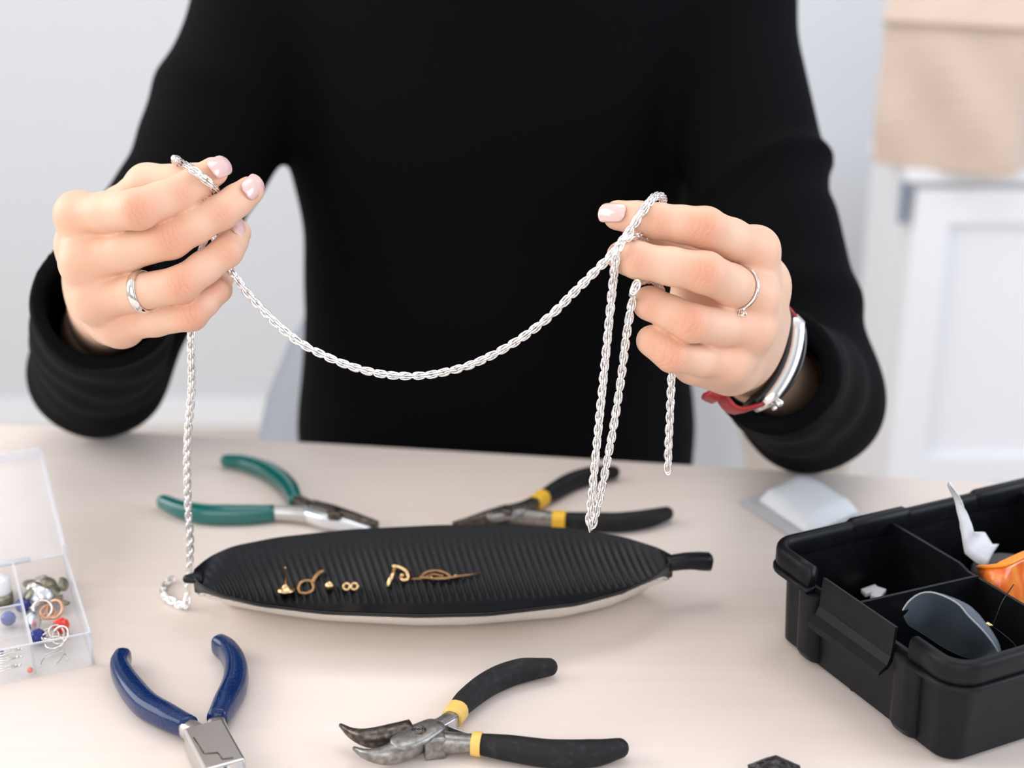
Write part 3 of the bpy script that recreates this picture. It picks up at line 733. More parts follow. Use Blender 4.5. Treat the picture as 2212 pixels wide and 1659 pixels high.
# the stone sits where the band turns down towards the next finger
dn = nrm((JR['ring'][0] + JR['ring'][1]) / 2 - c); dn = nrm(dn - ax * np.dot(dn, ax)); eye = nrm(EYE - c); eye = nrm(eye - ax * np.dot(eye, ax))
sd = nrm(dn * .80 + eye * .6); gp = c + sd * .0136; q1, q2 = ax, np.cross(sd, ax)
v, f = lathe([(.0004, -.0013), (.0019, .0004), (.0019, .0007), (.0012, .0012)], gp, sd, 10); mesh('stone', v, f, M['gem'], rg, False)
for a_ in range(4):
    an = math.radians(45 + 90 * a_); d = q1 * math.cos(an) + q2 * math.sin(an)
    v, f = sweep([gp + d * .0010 - sd * .0022, gp + d * .0019 - sd * .0004, gp + d * .0019 + sd * .0012], .00035, n=6, up=None); mesh('prong', v, f, M['ring_silver'], rg)
reloc(rg, c)

# wristwatch: case, glass, lining, strap
wt = thing('wristwatch', 'silver wristwatch with a red strap below the hand at the right', 'watch')
w0, w1 = JR['wrist'][0], JR['wrist'][1]; ax = nrm(w1 - w0)
wa, wb = P(1726, 684, .790), P(1652, 884, .778)          # the case runs along this line, edge towards the camera
wc = (wa + wb) / 2; al = nrm(wb - wa); vd_ = nrm(wc - EYE); out = nrm(np.cross(vd_, al)); out = out if out[0] > 0 else -out; out = nrm(out + vd_ * .30); ax2 = nrm(np.cross(out, al)); ax2 = ax2 if ax2 @ vd_ > 0 else -ax2
wc = wc + ax2 * .004 + out * .0035
hl = np.linalg.norm(wb - wa) / 2
def arc(off, ext=1.0, n=13):
    return [wc + al * (hl * ext * t) + out * (off - .0065 * t * t) for t in np.linspace(-1, 1, n)]
v, f = sweep(arc(.0), [.0022] + [.0046] * 11 + [.0022], [.006] + [.0115] * 11 + [.006], n=18, ex=4, up=ax2); mesh('case', v, f, M['watch_case'], wt)
v, f = sweep(arc(.0047, .84), [.0012] + [.0022] * 11 + [.0012], .0102, n=16, ex=5, up=ax2); mesh('glass', v, f, M['watch_glass'], wt)
v, f = sweep(arc(-.0046, .96), .0017, .0108, n=14, ex=4, up=ax2); mesh('lining', v, f, M['watch_black'], wt)
wr = w0 + ax * .018
def strap(pts, ra, rb, name, m): v, f = sweep(spline(pts, 16), ra, rb, n=12, ex=4, up=ax2); return mesh(name, v, f, m, wt)
e0, e1 = wc - al * hl * .93 + out * -.006, wc + al * hl * .93 + out * -.006
strap([e1, e1 + al * .007 - out * .014, e1 - al * .008 - out * .032, e1 - al * .024 - out * .046], .0015, .0085, 'strap', M['red_strap'])
strap([e0, e0 - al * .006 - out * .013, e0 + al * .001 - out * .035, e1 - al * .028 - out * .047], .0015, .0085, 'strap', M['red_strap'])
q = e1 + al * .0035 - out * .026; v, f = sweep([q - ax2 * .0095, q + ax2 * .0095], .004, .0022, n=10, ex=4, up=al); mesh('strap_loop', v, f, M['red_strap'], wt)
for t, r in ((.84, .0021), (.97, .0012)):
    q = wc + al * hl * t - ax2 * .0085 + out * (.0058 - .0065 * t * t); v, f = lathe([(r * .6, -.001), (r, 0), (r, .0022), (r * .7, .003)], q, -ax2, 16); mesh('button', v, f, M['watch_case'], wt)
reloc(wt, wc)

# ------------------------------------------------------------------ pliers
def pl(pts, z): return [T(x, y, z) for x, y in pts]
def grip(name, pts, z, ra, rb, m, parent, ex=2.4, n=28, tip=None, rise=None):
    p = spline(pl(pts, z), n); k = len(pts)
    ra = np.interp(np.linspace(0, 1, n), np.linspace(0, 1, len(ra)), ra); rb = np.interp(np.linspace(0, 1, n), np.linspace(0, 1, len(rb)), rb)
    if rise is not None: p[:, 2] += np.interp(np.linspace(0, 1, n), np.linspace(0, 1, len(rise)), rise)
    v, f = sweep(p, ra, rb, n=18, ex=ex, round_ends=(False, True)); return mesh(name, v, f, m, parent)
def bar(name, pts, z, ra, rb, m, parent, ex=4, n=14, re=(False, False), up=(0, 0, 1)):
    p = spline(pl(pts, z) if len(pts[0]) == 2 else pts, n)
    ra = np.interp(np.linspace(0, 1, n), np.linspace(0, 1, len(ra)), ra); rb = np.interp(np.linspace(0, 1, n), np.linspace(0, 1, len(rb)), rb)
    v, f = sweep(p, ra, rb, n=16, ex=ex, round_ends=re, up=up); return mesh(name, v, f, m, parent)
# bent-nose pliers, front
t = thing('bent_nose_pliers', 'open bent-nose pliers with black grips and pale yellow collars at the front of the table', 'pliers')
z = TZ + .0065
grip('grip', [(982, 1543), (1008, 1512), (1060, 1474), (1120, 1450), (1186, 1441)], z, [.0045, .0056, .0060, .0062, .0060, .0045], [.0045, .0056, .0060, .0062, .0060, .0045], M['black_grip'], t)
grip('grip', [(1036, 1607), (1100, 1616), (1190, 1628), (1280, 1627), (1338, 1616)], z, [.0047, .0058, .0062, .0064, .0062, .0045], [.0047, .0058, .0062, .0064, .0062, .0045], M['black_grip'], t)
bar('collar', [(976, 1551), (990, 1533)], z, [.0052, .0055], [.0052, .0055], M['yellow'], t, ex=2.4)
bar('collar', [(1020, 1606), (1040, 1608)], z, [.0054, .0056], [.0054, .0056], M['yellow'], t, ex=2.4)
bar('shank', [(918, 1584), (950, 1572), (980, 1548)], z, [.0045, .0038, .0036], [.0050, .0045, .0036], M['grey_steel'], t, ex=3)
bar('shank', [(908, 1596), (950, 1604), (1024, 1606)], z, [.0052, .0045, .0038], [.0050, .0050, .0040], M['grey_steel'], t, ex=3)
bar('jaw', [(735, 1566), (762, 1585), (800, 1594), (850, 1588), (888, 1580)], z + .003, [.0008, .0022, .0042, .0046, .0046], [.0009, .0026, .0044, .0052, .0055], M['dark_steel'], t, ex=3)
bar('jaw', [(764, 1616), (790, 1629), (830, 1632), (870, 1619), (915, 1592)], z + .0015, [.0008, .0023, .0044, .0050, .0055], [.0009, .0028, .0048, .0058, .0060], M['grey_steel'], t, ex=3)
pv = T(905, 1586, z + .0055)
lg = T(938, 1607, z - .0005); ld_ = nrm(T(955, 1605) - T(920, 1609)); v, f = box(lg, .0052, .0050, .0058, ld_, np.array([-ld_[1], ld_[0], 0]), bev=.0012); mesh('joint_lug', v, f, M['grey_steel'], t, False)
bar('joint_plate', [pv + nrm(T(880, 1600) - T(935, 1572)) * .0088, pv - nrm(T(880, 1600) - T(935, 1572)) * .0078], 0, [.0068, .0076, .0064], [.0022], M['grey_steel'], t, ex=3, n=9, re=(True, True))
v, f = lathe([(.0036, -.002), (.0036, .0022), (.0033, .0026)], pv, (0, 0, 1), 20); rv = mesh('rivet', v, f, M['dark_steel'], t)
# worn hexagon mark on the rivet
for R_, nseg in ((.0027, 6), (.0015, 6)):
    v, f = ring_mesh(pv + (0, 0, .0027), (0, 0, 1), R_, .00018, n=nseg, k=5); mesh('stamped_mark', v, f, M['grey_steel'], rv, False)
bar('spring', [T(934, 1590, z + .001), T(965, 1574, z + .002), T(988, 1560, z + .002)], 0, [.0005], [.0030], M['steel'], t, ex=3, n=8)
bar('spring', [T(962, 1577, z), T(990, 1587, z), T(1026, 1599, z)], 0, [.0005], [.0030], M['steel'], t, ex=3, n=8)
reloc(t, T(905, 1590))
# blue pliers
t = thing('flat_nose_pliers', 'open flat-nose pliers with glittery dark blue handles', 'pliers'); z = TZ + .0062
bl = [.0048, .0060, .0064, .0062, .0054, .0046]
grip('grip', [(412, 1578), (360, 1551), (312, 1519), (275, 1474), (259, 1440), (265, 1421)], z, bl, [.0052, .0060, .0062, .0062, .0060, .0056], M['blue_dip'], t, 2.8, rise=[.0015, .001, 0, 0, 0, 0])
grip('grip', [(468, 1562), (487, 1524), (507, 1479), (509, 1440), (494, 1409), (475, 1394)], z, bl, [.0052, .0062, .0068, .0072, .0072, .0062], M['blue_dip'], t, 2.8, rise=[.0015, .001, 0, 0, 0, 0])
bar('shank', [(404, 1572), (428, 1590), (446, 1606)], z + .0012, [.0046, .0048, .0050], [.0046, .0052, .0054], M['steel'], t, ex=3)
bar('shank', [(467, 1566), (472, 1585), (474, 1606)], z + .0012, [.0046, .0048, .0050], [.0046, .0052, .0054], M['steel'], t, ex=3)
ja, jb = T(440, 1589, z + .001), T(489, 1680, z + .001); jd = nrm(jb - ja)
v, f = box((ja + jb) / 2 + (0, 0, .0005), np.linalg.norm(jb - ja) / 2, .0096, .0066, jd, np.array([-jd[1], jd[0], 0]), bev=.0012); mesh('joint', v, f, M['steel'], t, False)
jn = np.array([-jd[1], jd[0], 0])
# raised box-joint tongue and a stepped seam
for (a, b2) in (((441, 1628), (470, 1626)), ((470, 1626), (481, 1640)), ((481, 1640), (504, 1637)), ((418, 1593), (440, 1627))):
    pa, pb = T(*a, z + .0082), T(*b2, z + .0082); v, f = sweep([pa, pb], .00035, n=6); mesh('seam', v, f, M['dark_steel'], t)
for s_ in (-1, 1):
    v, f = sweep([jb + jn * s_ * .0045 - jd * .0008, jb + jn * s_ * .0035 + jd * .014, jb + jn * s_ * .0026 + jd * .030], [.0042, .0032, .0022], [.0064, .0052, .0036], n=14, ex=6); mesh('jaw', v, f, M['pale_steel'], t, False)
reloc(t, T(470, 1620))
# green pliers, behind the dish
t = thing('green_handled_pliers', 'open pliers with teal green handles behind the dish', 'pliers'); z = TZ + .006
gr = [.0045, .0055, .0060, .0060, .0054, .0045]
grip('grip', [(640, 1084), (622, 1050), (580, 1018), (530, 1000), (490, 995)], z, gr, gr, M['green_dip'], t, 2.6)
grip('grip', [(592, 1108), (530, 1112), (450, 1111), (395, 1101), (353, 1084)], z, gr, [.0052, .0064, .0066, .0062, .0056, .0046], M['green_dip'], t, 2.6)
bar('shank', [(636, 1078), (665, 1096), (700, 1110)], z, [.0038, .0042, .005], [.004, .005, .005], M['dark_steel'], t, ex=3)
bar('shank', [(586, 1108), (630, 1110), (690, 1116)], z - .0005, [.0045, .0048, .006], [.0045, .005, .0055], M['steel'], t, ex=3)
bar('jaw', [(672, 1098), (720, 1112), (770, 1124), (815, 1134)], z + .002, [.0048, .0052, .0040, .0022], [.0055, .0060, .0046, .0025], M['dark_steel'], t, ex=3)
bar('jaw', [(660, 1110), (700, 1122), (750, 1134), (800, 1146)], z, [.0048, .0054, .0040, .0022], [.0050, .0056, .0046, .0025], M['pale_steel'], t, ex=3)
v, f = lathe([(.0045, -.002), (.0045, .002), (.0038, .0028)], T(722, 1112, z + .0062), (0, 0, 1), 18); mesh('rivet', v, f, M['dark_steel'], t)
reloc(t, T(660, 1100))
# black and yellow pliers, behind the dish
t = thing('needle_nose_pliers', 'open pliers with black grips and deep yellow collars behind the dish', 'pliers'); z = TZ + .006
bg = [.0046, .0056, .0060, .0061, .0058, .0044]
grip('grip', [(1172, 1076), (1195, 1062), (1235, 1040), (1280, 1026), (1325, 1020)], z, bg, bg, M['black_grip'], t)
grip('grip', [(1218, 1122), (1270, 1126), (1335, 1128), (1395, 1121), (1440, 1109)], z, bg, bg, M['black_grip'], t)
bar('collar', [(1157, 1086), (1174, 1074)], z, [.0052, .0055], [.0052, .0055], M['yellow_deep'], t, ex=2.4)
bar('collar', [(1194, 1121), (1222, 1123)], z, [.0054, .0056], [.0054, .0056], M['yellow_deep'], t, ex=2.4)
bar('shank', [(1105, 1107), (1130, 1099), (1160, 1083)], z, [.005, .0042, .0036], [.005, .0045, .0038], M['dark_steel'], t, ex=3)
bar('shank', [(1100, 1112), (1140, 1116), (1198, 1121)], z, [.005, .0045, .0040], [.005, .005, .0042], M['grey_steel'], t, ex=3)
bar('joint_plate', [T(1070, 1113, z + .004), T(1120, 1102, z + .004)], 0, [.0065, .0072, .0065], [.0028], M['grey_steel'], t, ex=3, n=9, re=(True, True))
bar('jaw', [(1098, 1107), (1060, 1116), (1010, 1127), (978, 1132)], z + .001, [.0050, .0040, .0026, .0012], [.0050, .0046, .0030, .0014], M['dark_steel'], t, ex=3)
bar('jaw', [(1098, 1114), (1060, 1122), (1010, 1132), (980, 1136)], z - .0008, [.0050, .0040, .0026, .0012], [.0050, .0046, .0030, .0014], M['dark_steel'], t, ex=3)
v, f = lathe([(.0036, -.001), (.0036, .002), (.003, .0026)], T(1096, 1107, z + .006), (0, 0, 1), 18); mesh('rivet', v, f, M['dark_steel'], t)
reloc(t, T(1096, 1112))

# ------------------------------------------------------------------ leaf dish
dish = thing('leaf_dish', 'long black leaf-shaped dish with ridged inside and white underside', 'dish')
RH_ = .030; dl_, dr_ = T(413, 1236, TZ + RH_), T(1458, 1203, TZ + RH_); dax = nrm(dr_ - dl_); dax[2] = 0; dax = nrm(dax); dnn = np.array([-dax[1], dax[0], 0]); DLn = np.linalg.norm((dr_ - dl_)[:2])
HWF, HWN = .0504, .0555
def dprof(t):        # half-width along the leaf (0 left .. 1 stem)
    return 0
TF = ([0, .02, .069, .163, .321, .512, .664, .814, .909, .979, 1], [0, .32, .61, .81, .96, 1, .955, .79, .535, .21, 0])
TNr = ([0, .02, .065, .152, .28, .46, .60, .777, .875, .951, 1], [0, .24, .44, .68, .87, .985, 1, .86, .65, .34, 0])
_tt = np.linspace(0, 1, 400)
def _sm(tab):
    y = np.interp(_tt, *tab); k = np.ones(15) / 15; return np.convolve(np.pad(y, 7, mode='reflect', reflect_type='odd'), k, 'valid')
SF, SN = _sm(TF), _sm(TNr)
def hwid(t, v): return float(np.interp(t, _tt, SF) * HWF if v > 0 else np.interp(t, _tt, SN) * HWN)
def dz(v, t):
    k = abs(v); base = .0055; endlift = .55 * abs(2 * t - 1) ** 3.0
    flo = base + (RH_ - base) * endlift * .9
    return flo + (RH_ - flo) * k ** (1.9 if v > 0 else 1.5)
nu, nv = 520, 57
def dpt(t, v, off=0.0):
    x = DLn * t; yy = hwid(t, v) * v
    return np.array([dl_[0], dl_[1], TZ]) + dax * x + dnn * yy
vv, ff = [], []
for i in range(nu + 1):
    t = .004 + .992 * i / nu
    for jv in range(nv):
        s = -1 + 2 * jv / (nv - 1); p = dpt(t, s); h = dz(s, t)
        edge = max(0, 1 - ((abs(s) - .45) / .5) ** 4) if abs(s) > .45 else 1.0
        xx = DLn * t - .018 * (1 - abs(s) ** 1.4) * (1 - .55 * t)
        rid = .00105 * math.sin(2 * math.pi * xx / .00445)
        rid *= edge * min(1, max(0, s - .02) * 7) * min(1, 10 * t, 14 * (1 - t))
        vv.append((p[0], p[1], TZ + h + rid))
for i in range(nu):
    for jv in range(nv - 1): a = i * nv + jv; ff.append((a, a + nv, a + nv + 1, a + 1))
mesh('ridged_inside', vv, ff, M['dish_black'], dish)
# outer shell: rim band (black) and underside (white)
def shell(name, m, k0, k1, rows, worn=False):
    v, f = [], []; N_ = 160
    ea = .004
    ring = [(ea + (1 - 2 * ea) * i / N_, -1) for i in range(N_ + 1)] + [(1 - ea - (1 - 2 * ea) * i / N_, 1) for i in range(N_ + 1)]
    for r in range(rows + 1):
        k = k0 + (k1 - k0) * r / rows
        for q, (t, s) in enumerate(ring):
            tt = .5 + (t - .5) * (1 + .010 * (1 if k > 0 else 0)); kk = k
            if worn and r == rows: kk = k + .02 * math.sin(q * 1.7) + .015 * math.sin(q * .61)
            if k <= 0: p = dpt(t, s * (1 + .012 * (1 + k)));  z = TZ + dz(1, t) - .0002
            else:
                t2 = .06 + .88 * t; yc = np.interp(t2, [.06, .128, .27, .46, .55, .75, .85, .94], [16, 10, -3, -12.5, -13.7, -9.5, -.7, 14]) if s < 0 else np.interp(t2, [.06, .3, .7, .94], [18, 25, 24, 16])
                p0_ = dpt(t, s * 1.03); p1_ = np.array([dl_[0], dl_[1], TZ]) + dax * DLn * t2 + dnn * yc / 1000; p = p0_ + (p1_ - p0_) * kk; z = TZ + (RH_ - .0006) * (1 - kk) ** 1.25 if kk < 1 else TZ + .0003
            if k > 0:     # never above the inside of the dish
                tl_ = float((p - dl_)[:2] @ dax[:2]) / DLn; yl_ = float((p - dl_)[:2] @ dnn[:2]); hl_ = hwid(min(max(tl_, 0), 1), yl_)
                if hl_ > 1e-4 and abs(yl_) < hl_: z = min(z, TZ + dz(yl_ / hl_, min(max(tl_, 0), 1)) - .0016)
            v.append((p[0], p[1], max(z, TZ + .0003)))
    n = len(ring)
    for r in range(rows):
        for j in range(n): f.append((r * n + j, r * n + (j + 1) % n, (r + 1) * n + (j + 1) % n, (r + 1) * n + j))
    return v, f, n
v, f, n = shell('', None, -1, .14, 10, True); mesh('rim', v, f, M['dish_black'], dish)
v, f, n = shell('', None, .10, 1.0, 14); f.append(tuple(14 * n + j for j in range(n))); mesh('underside', v, f, M['dish_white'], dish)
sa = np.array([dl_[0], dl_[1], TZ]) + dax * (DLn * .985) + dnn * 0 + (0, 0, RH_ - .004); sb = T(1532, 1213, TZ + .024)
v, f = sweep(spline([sa, sa * .5 + sb * .5 + (0, 0, .001), sb], 10), [.004, .0045, .0048, .005, .005, .0052, .0052, .0054, .0054, .0054], [.004, .0042, .0042, .0042, .0044, .0044, .0046, .0048, .0048, .0048], n=14, ex=3); mesh('stem', v, f, M['dish_black'], dish)
M['clay'] = mat('bare_clay', (.30, .24, .19), .8); noise_mix(M['clay'], (.05, .045, .04), (.42, .35, .28), 160); v, f = sweep([sb - dax * .0006, sb + dax * .0008], [.0052, .0048], [.0046, .0042], n=14, ex=3); mesh('stem_end', v, f, M['clay'], dish)
v, f = sweep([np.array([dl_[0], dl_[1], TZ + RH_ - .004]) - dax * .002, np.array([dl_[0], dl_[1], TZ + RH_ - .003]) + dax * .006], [.0030, .006], [.0025, .003], n=12, round_ends=(True, False)); mesh('leaf_tip', v, f, M['dish_black'], dish)
reloc(dish, dpt(.5, 0) * (1, 1, 1))
# findings inside the dish
from functools import lru_cache
dvv = [Vector(p) for p in vv]; DBV = BVHTree.FromPolygons(dvv, ff)
def dsh(px, py):
    h = DBV.ray_cast(Vector(EYE), Vector(nrm(ray(px, py)))); return np.array(h[0]), nrm(np.array(h[1]) * (1 if h[1][2] > 0 else -1))
G_, O_ = M['gold'], M['old_gold']
c, n_ = dsh(617, 1284); a = nrm((.03, .10, 1))
t = thing('stud_earring', 'gold stud earring standing with its post up in the dish', 'earring')
v, f = lathe([(.0009, -.0012), (.0021, -.0008), (.0026, .0006), (.0052, .0012), (.0054, .0020), (.0030, .0027), (.0014, .0042), (.0009, .0050)], c + (0, 0, .0012), a, 20); mesh('stud', v, f, G_, t)
v, f = sweep([c + a * .005, c + a * .016], .00055, n=8, up=None, round_ends=(False, True)); mesh('post', v, f, G_, t); reloc(t, c)
c, n_ = dsh(660, 1272)
t = thing('lever_back_finding', 'dark brass curved earring finding beside the gold stud', 'earring finding')
pa = spline([dsh(648, 1283)[0] + n_ * .001, dsh(665, 1284)[0] + n_ * .001, dsh(678, 1274)[0] + n_ * .001, dsh(672, 1258)[0] + n_ * .001, dsh(652, 1260)[0] + n_ * .001, dsh(645, 1273)[0] + n_ * .001], 24); v, f = sweep(pa, .0010, n=8, up=None, closed=True); mesh('loop', v, f, O_, t)
pa = spline([dsh(675, 1262)[0] + n_ * .001, dsh(684, 1248)[0] + n_ * .0015, dsh(702, 1236)[0] + n_ * .002], 10); v, f = sweep(pa, [.0014] * 8 + [.001, .0006], n=8, up=None); mesh('lever', v, f, O_, t); reloc(t, c)
c, n_ = dsh(704, 1271)
v, f = lathe([(.0008, -.0024), (.0024, -.0018), (.0029, 0), (.0024, .0018), (.0008, .0024)], c + n_ * .0024, nrm((-.5, -.4, .6)), 18); tag(mesh('crimp_bead', v, f, G_), 'tiny gold bead in the dish between the stud and the clutch', 'bead')
c, n_ = dsh(753, 1271)
t = thing('earring_clutch', 'gold butterfly earring clutch with two scrolls in the dish', 'earring clutch')
for s_ in (-1, 1):
    v, f = ring_mesh(c + dax * s_ * .0022 + n_ * .0016, nrm((0, -.75, .6)), .0019, .0008, n=18, k=8); mesh('scroll', v, f, G_, t)
v, f = box(c + n_ * .0004, .0042, .0012, .0004, dax, nrm(np.cross(n_, dax)), n_); mesh('plate', v, f, O_, t, False); reloc(t, c)
t = thing('curled_ear_wire', 'bent gold earring part with a long leg and curl in the dish', 'earring finding')
A, B, C_ = dsh(838, 1270)[0], dsh(857, 1229)[0], dsh(882, 1248)[0]; nn_ = dsh(860, 1250)[1]; up_ = nn_ * .0012
v, f = sweep([A + up_, B + up_ * 2], [.0011, .0013], [.0007, .0007], n=10, ex=3, up=nn_); mesh('leg', v, f, G_, t)
pa = spline([dsh(850, 1228)[0] + up_ * 2, dsh(866, 1231)[0] + up_ * 2, dsh(880, 1240)[0] + up_ * 2, dsh(884, 1252)[0] + up_ * 1.5, dsh(875, 1258)[0] + up_ * 1.5, dsh(868, 1252)[0] + up_ * 1.5, dsh(873, 1245)[0] + up_ * 2], 26); v, f = sweep(pa, .0012, n=8, up=None); mesh('curl', v, f, G_, t); reloc(t, A)
t = thing('filigree_ear_wire', 'dark brass filigree finding with pointed ends at the middle of the dish', 'earring finding')
nn_ = dsh(950, 1245)[1]; up_ = nn_ * .0012
v, f = sweep([dsh(x, y)[0] + up_ for x, y in ((888, 1254), (920, 1252), (960, 1253), (990, 1248), (1032, 1242))], [.0005, .0007, .0009, .0007, .0005], n=8, up=None); mesh('stem_wire', v, f, O_, t)
pa = spline([dsh(x, y)[0] + up_ * 1.4 for x, y in ((908, 1249), (925, 1239), (945, 1237), (965, 1243), (972, 1250), (955, 1255), (930, 1254))], 26); v, f = sweep(pa, .0008, n=8, up=None, closed=True); mesh('filigree_loop', v, f, O_, t)
pa = spline([dsh(x, y)[0] + up_ * 1.2 for x, y in ((915, 1251), (935, 1244), (958, 1248))], 12); v, f = sweep(pa, .0006, n=8, up=None); mesh('filigree_vein', v, f, O_, t)
for x, y in ((932, 1253), (950, 1255), (984, 1249)):
    v, f = ball(dsh(x, y)[0] + up_ * 1.5, .0011, 10); mesh('granule', v, f, G_, t)
reloc(t, dsh(950, 1250)[0])

# ------------------------------------------------------------------ black organiser box on the right
tb = thing('organiser_tray', 'black plastic compartment toolbox standing open on the table', 'toolbox')
RT = TZ + .058
c0 = T(1652, 1163, RT); c1 = T(2070, 1450, RT); cr_ = T(2212, 1043, RT)
bu = nrm(c1 - c0); bv = np.array([-bu[1], bu[0], 0])           # bu: left corner -> front corner, bv: along the length
SU = np.linalg.norm(c1 - c0); SV = .30
def inv(px, py, z):
    p = T(px, py, z) - c0; return float(p @ bu), float(p @ bv)
def B(u, v, z): return c0 + bu * u + bv * v + np.array([0, 0, z - RT])
def rrect(u0, u1, v0, v1, r, z, n=12):
    out = []
    for (cu, cv, a0) in ((u1 - r, v1 - r, 0), (u0 + r, v1 - r, 90), (u0 + r, v0 + r, 180), (u1 - r, v0 + r, 270)):
        for k in range(n):
            a = math.radians(a0 + 90 * k / (n - 1)); out.append(B(cu + r * math.cos(a), cv + r * math.sin(a), z))
    return out
def loft(rings, closed_bottom=False, closed_top=False):
    n = len(rings[0]); v = [p for r in rings for p in r]; f = []
    for i in range(len(rings) - 1):
        for j in range(n): f.append((i * n + j, i * n + (j + 1) % n, (i + 1) * n + (j + 1) % n, (i + 1) * n + j))
    if closed_bottom: f.append(tuple(range(n - 1, -1, -1)))
    if closed_top: f.append(tuple((len(rings) - 1) * n + j for j in range(n)))
    return v, f
U1, V1 = SU, SV
LIP = .0055; NU0, NU1 = inv(1767, 1222, RT)[0], inv(1964, 1378, RT)[0]       # notch in the near short wall for the latch
WZ = TZ + .046
# walls as four pieces lofted: near short wall is lower inside the notch, so build the shell to WZ and a rim on top
o = LIP
# shell body
rings = [rrect(o + .004, U1 - o - .004, o + .004, V1 - o - .004, .010, TZ + .0006), rrect(o + .0015, U1 - o - .0015, o + .0015, V1 - o - .0015, .011, TZ + .003), rrect(o, U1 - o, o, V1 - o, .012, WZ),
         rrect(o + .0022, U1 - o - .0022, o + .0022, V1 - o - .0022, .010, WZ), rrect(o + .0045, U1 - o - .0045, o + .0045, V1 - o - .0045, .009, TZ + .003)]
v, f = loft(rings, True, True); mesh('tray_body', v, f, M['box_black'], tb, False)
# raised rim: swept along the outline with a gap at the latch
def rim_path():
    pts = []
    def arcp(cu, cv, a0, a1, r=.013, n=7):
        for k in range(n):
            a = math.radians(a0 + (a1 - a0) * k / (n - 1)); pts.append((cu + r * math.cos(a), cv + r * math.sin(a)))
    h = .0033; r = .012
    pts.append((NU1, h)); pts.append(((NU1 + U1) / 2, h)); arcp(U1 - h - r, h + r, 270, 360, r)
    for k in range(1, 8): pts.append((U1 - h, r + (V1 - 2 * r) * k / 8))
    arcp(U1 - h - r, V1 - h - r, 0, 90, r); pts.append((U1 / 2, V1 - h)); arcp(h + r, V1 - h - r, 90, 180, r)
    for k in range(1, 30):
        vv_ = V1 - r - (V1 - 2 * r) * k / 30; hh = h
        pts.append((hh, vv_))
    arcp(h + r, h + r, 180, 270, r); pts.append((NU0 * .7, h)); pts.append((NU0, h)); return pts
rp = [B(u, v_, RT - .0062) for u, v_ in rim_path()]
for rr in rp: pass
v, f = sweep(rp, .0033, .0062, n=14, ex=3.2); mesh('rim', v, f, M['box_black'], tb)
# overhanging lower lip
lp = [B(u, v_, RT - .0135) for u, v_ in rim_path()]
v, f = sweep(lp, .0044, .0018, n=10, ex=3); mesh('lip', v, f, M['box_black'], tb)
# hinge bumps on the rear long wall
for xa, xb in ((1832, 1958), (2104, 2235)):
    va, vb = inv(xa, 1163 - .2143 * (xa - 1652), RT)[1], inv(xb, 1163 - .2143 * (xb - 1652), RT)[1]
    p0, p1 = B(.0030, va, RT - .007), B(.0030, vb, RT - .007); v, f = sweep([p0, p0 * .93 + p1 * .07 + (0, 0, .0016), p0 * .07 + p1 * .93 + (0, 0, .0016), p1], [.0034, .0040, .0040, .0034], [.0062, .0066, .0066, .0062], n=12, ex=4); mesh('hinge_boss', v, f, M['box_black'], tb)
# latch: two ribs, plate, ledge
for ua, ub in ((NU0 - .010, NU0 + .007), (NU1 - .013, NU1 + .005)):
    rg_ = []
    for z_, k in ((TZ + .004, .6), (TZ + .008, .9), (TZ + .034, 1.0), (RT - .0148, 1.05)):
        q = []
        um = (ua + ub) / 2; hw_ = (ub - ua) / 2
        for a in np.linspace(180, 360, 17):
            a = math.radians(a); q.append(B(um + hw_ * math.copysign(abs(math.cos(a)) ** .7, math.cos(a)), LIP + .003 + (.0085 * k) * math.sin(a) * 1.0, z_))
        rg_.append(q)
    v, f = loft(rg_, True, True); mesh('latch_rib', v, f, M['box_black'], tb, False)
pa = [B(NU0 + .014, LIP + .0015, TZ + .040), B(NU1 - .004, LIP + .0015, TZ + .040)]
v, f = [], []
ua, ub = NU0 + .0085, NU1 - .0135
sec = [(-.0098, .0295), (-.0094, .0312), (-.0042, .0335), (-.0018, .037), (-.0006, .0555), (-.0022, .0558), (-.0034, .040), (-.0052, .0358), (-.0094, .0330)]
q0 = [B(ua, LIP + s, TZ + h) for s, h in sec]; q1 = [B(ub, LIP + s, TZ + h) for s, h in sec]
v, f = loft([q0, q1], True, True); mesh('latch_plate', v, f, M['box_black'], tb, False)
# dividers
def wall(u0, v0, u1, v1, top, th=.0009, steps=10, step_at=None):
    v, f = [], []
    d = nrm(np.array([u1 - u0, v1 - v0])); nn = np.array([-d[1], d[0]]) * th
    for i in range(steps + 1):
        t = i / steps; u = u0 + (u1 - u0) * t; w_ = v0 + (v1 - v0) * t; tp = top if step_at is None or t < step_at else top - .002
        for sg, z_ in ((-1, TZ + .002), (-1, tp), (1, tp), (1, TZ + .002)): v.append(B(u + nn[0] * sg, w_ + nn[1] * sg, z_))
    for i in range(steps):
        for j in range(4): f.append((i * 4 + j, i * 4 + (j + 1) % 4, i * 4 + 4 + (j + 1) % 4, i * 4 + 4 + j))
    f.append((3, 2, 1, 0)); f.append(tuple(steps * 4 + j for j in range(4))); return v, f
DT = RT - .0045
ud, vd = inv(2113, 1239, DT)
v, f = wall(.006, vd, U1 - .006, vd, DT, steps=20, step_at=.42); mesh('divider', v, f, M['box_black'], tb, False)
v, f = wall(inv(1876, 1292, DT)[0], .0075, ud, vd, DT - .001); mesh('divider', v, f, M['box_black'], tb, False)
vd2 = inv(2186, 1052, DT)[1]; v, f = wall(.006, vd2, U1 - .006, vd2, DT); mesh('divider', v, f, M['box_black'], tb, False)
reloc(tb, B(U1 / 2, V1 / 2, TZ))

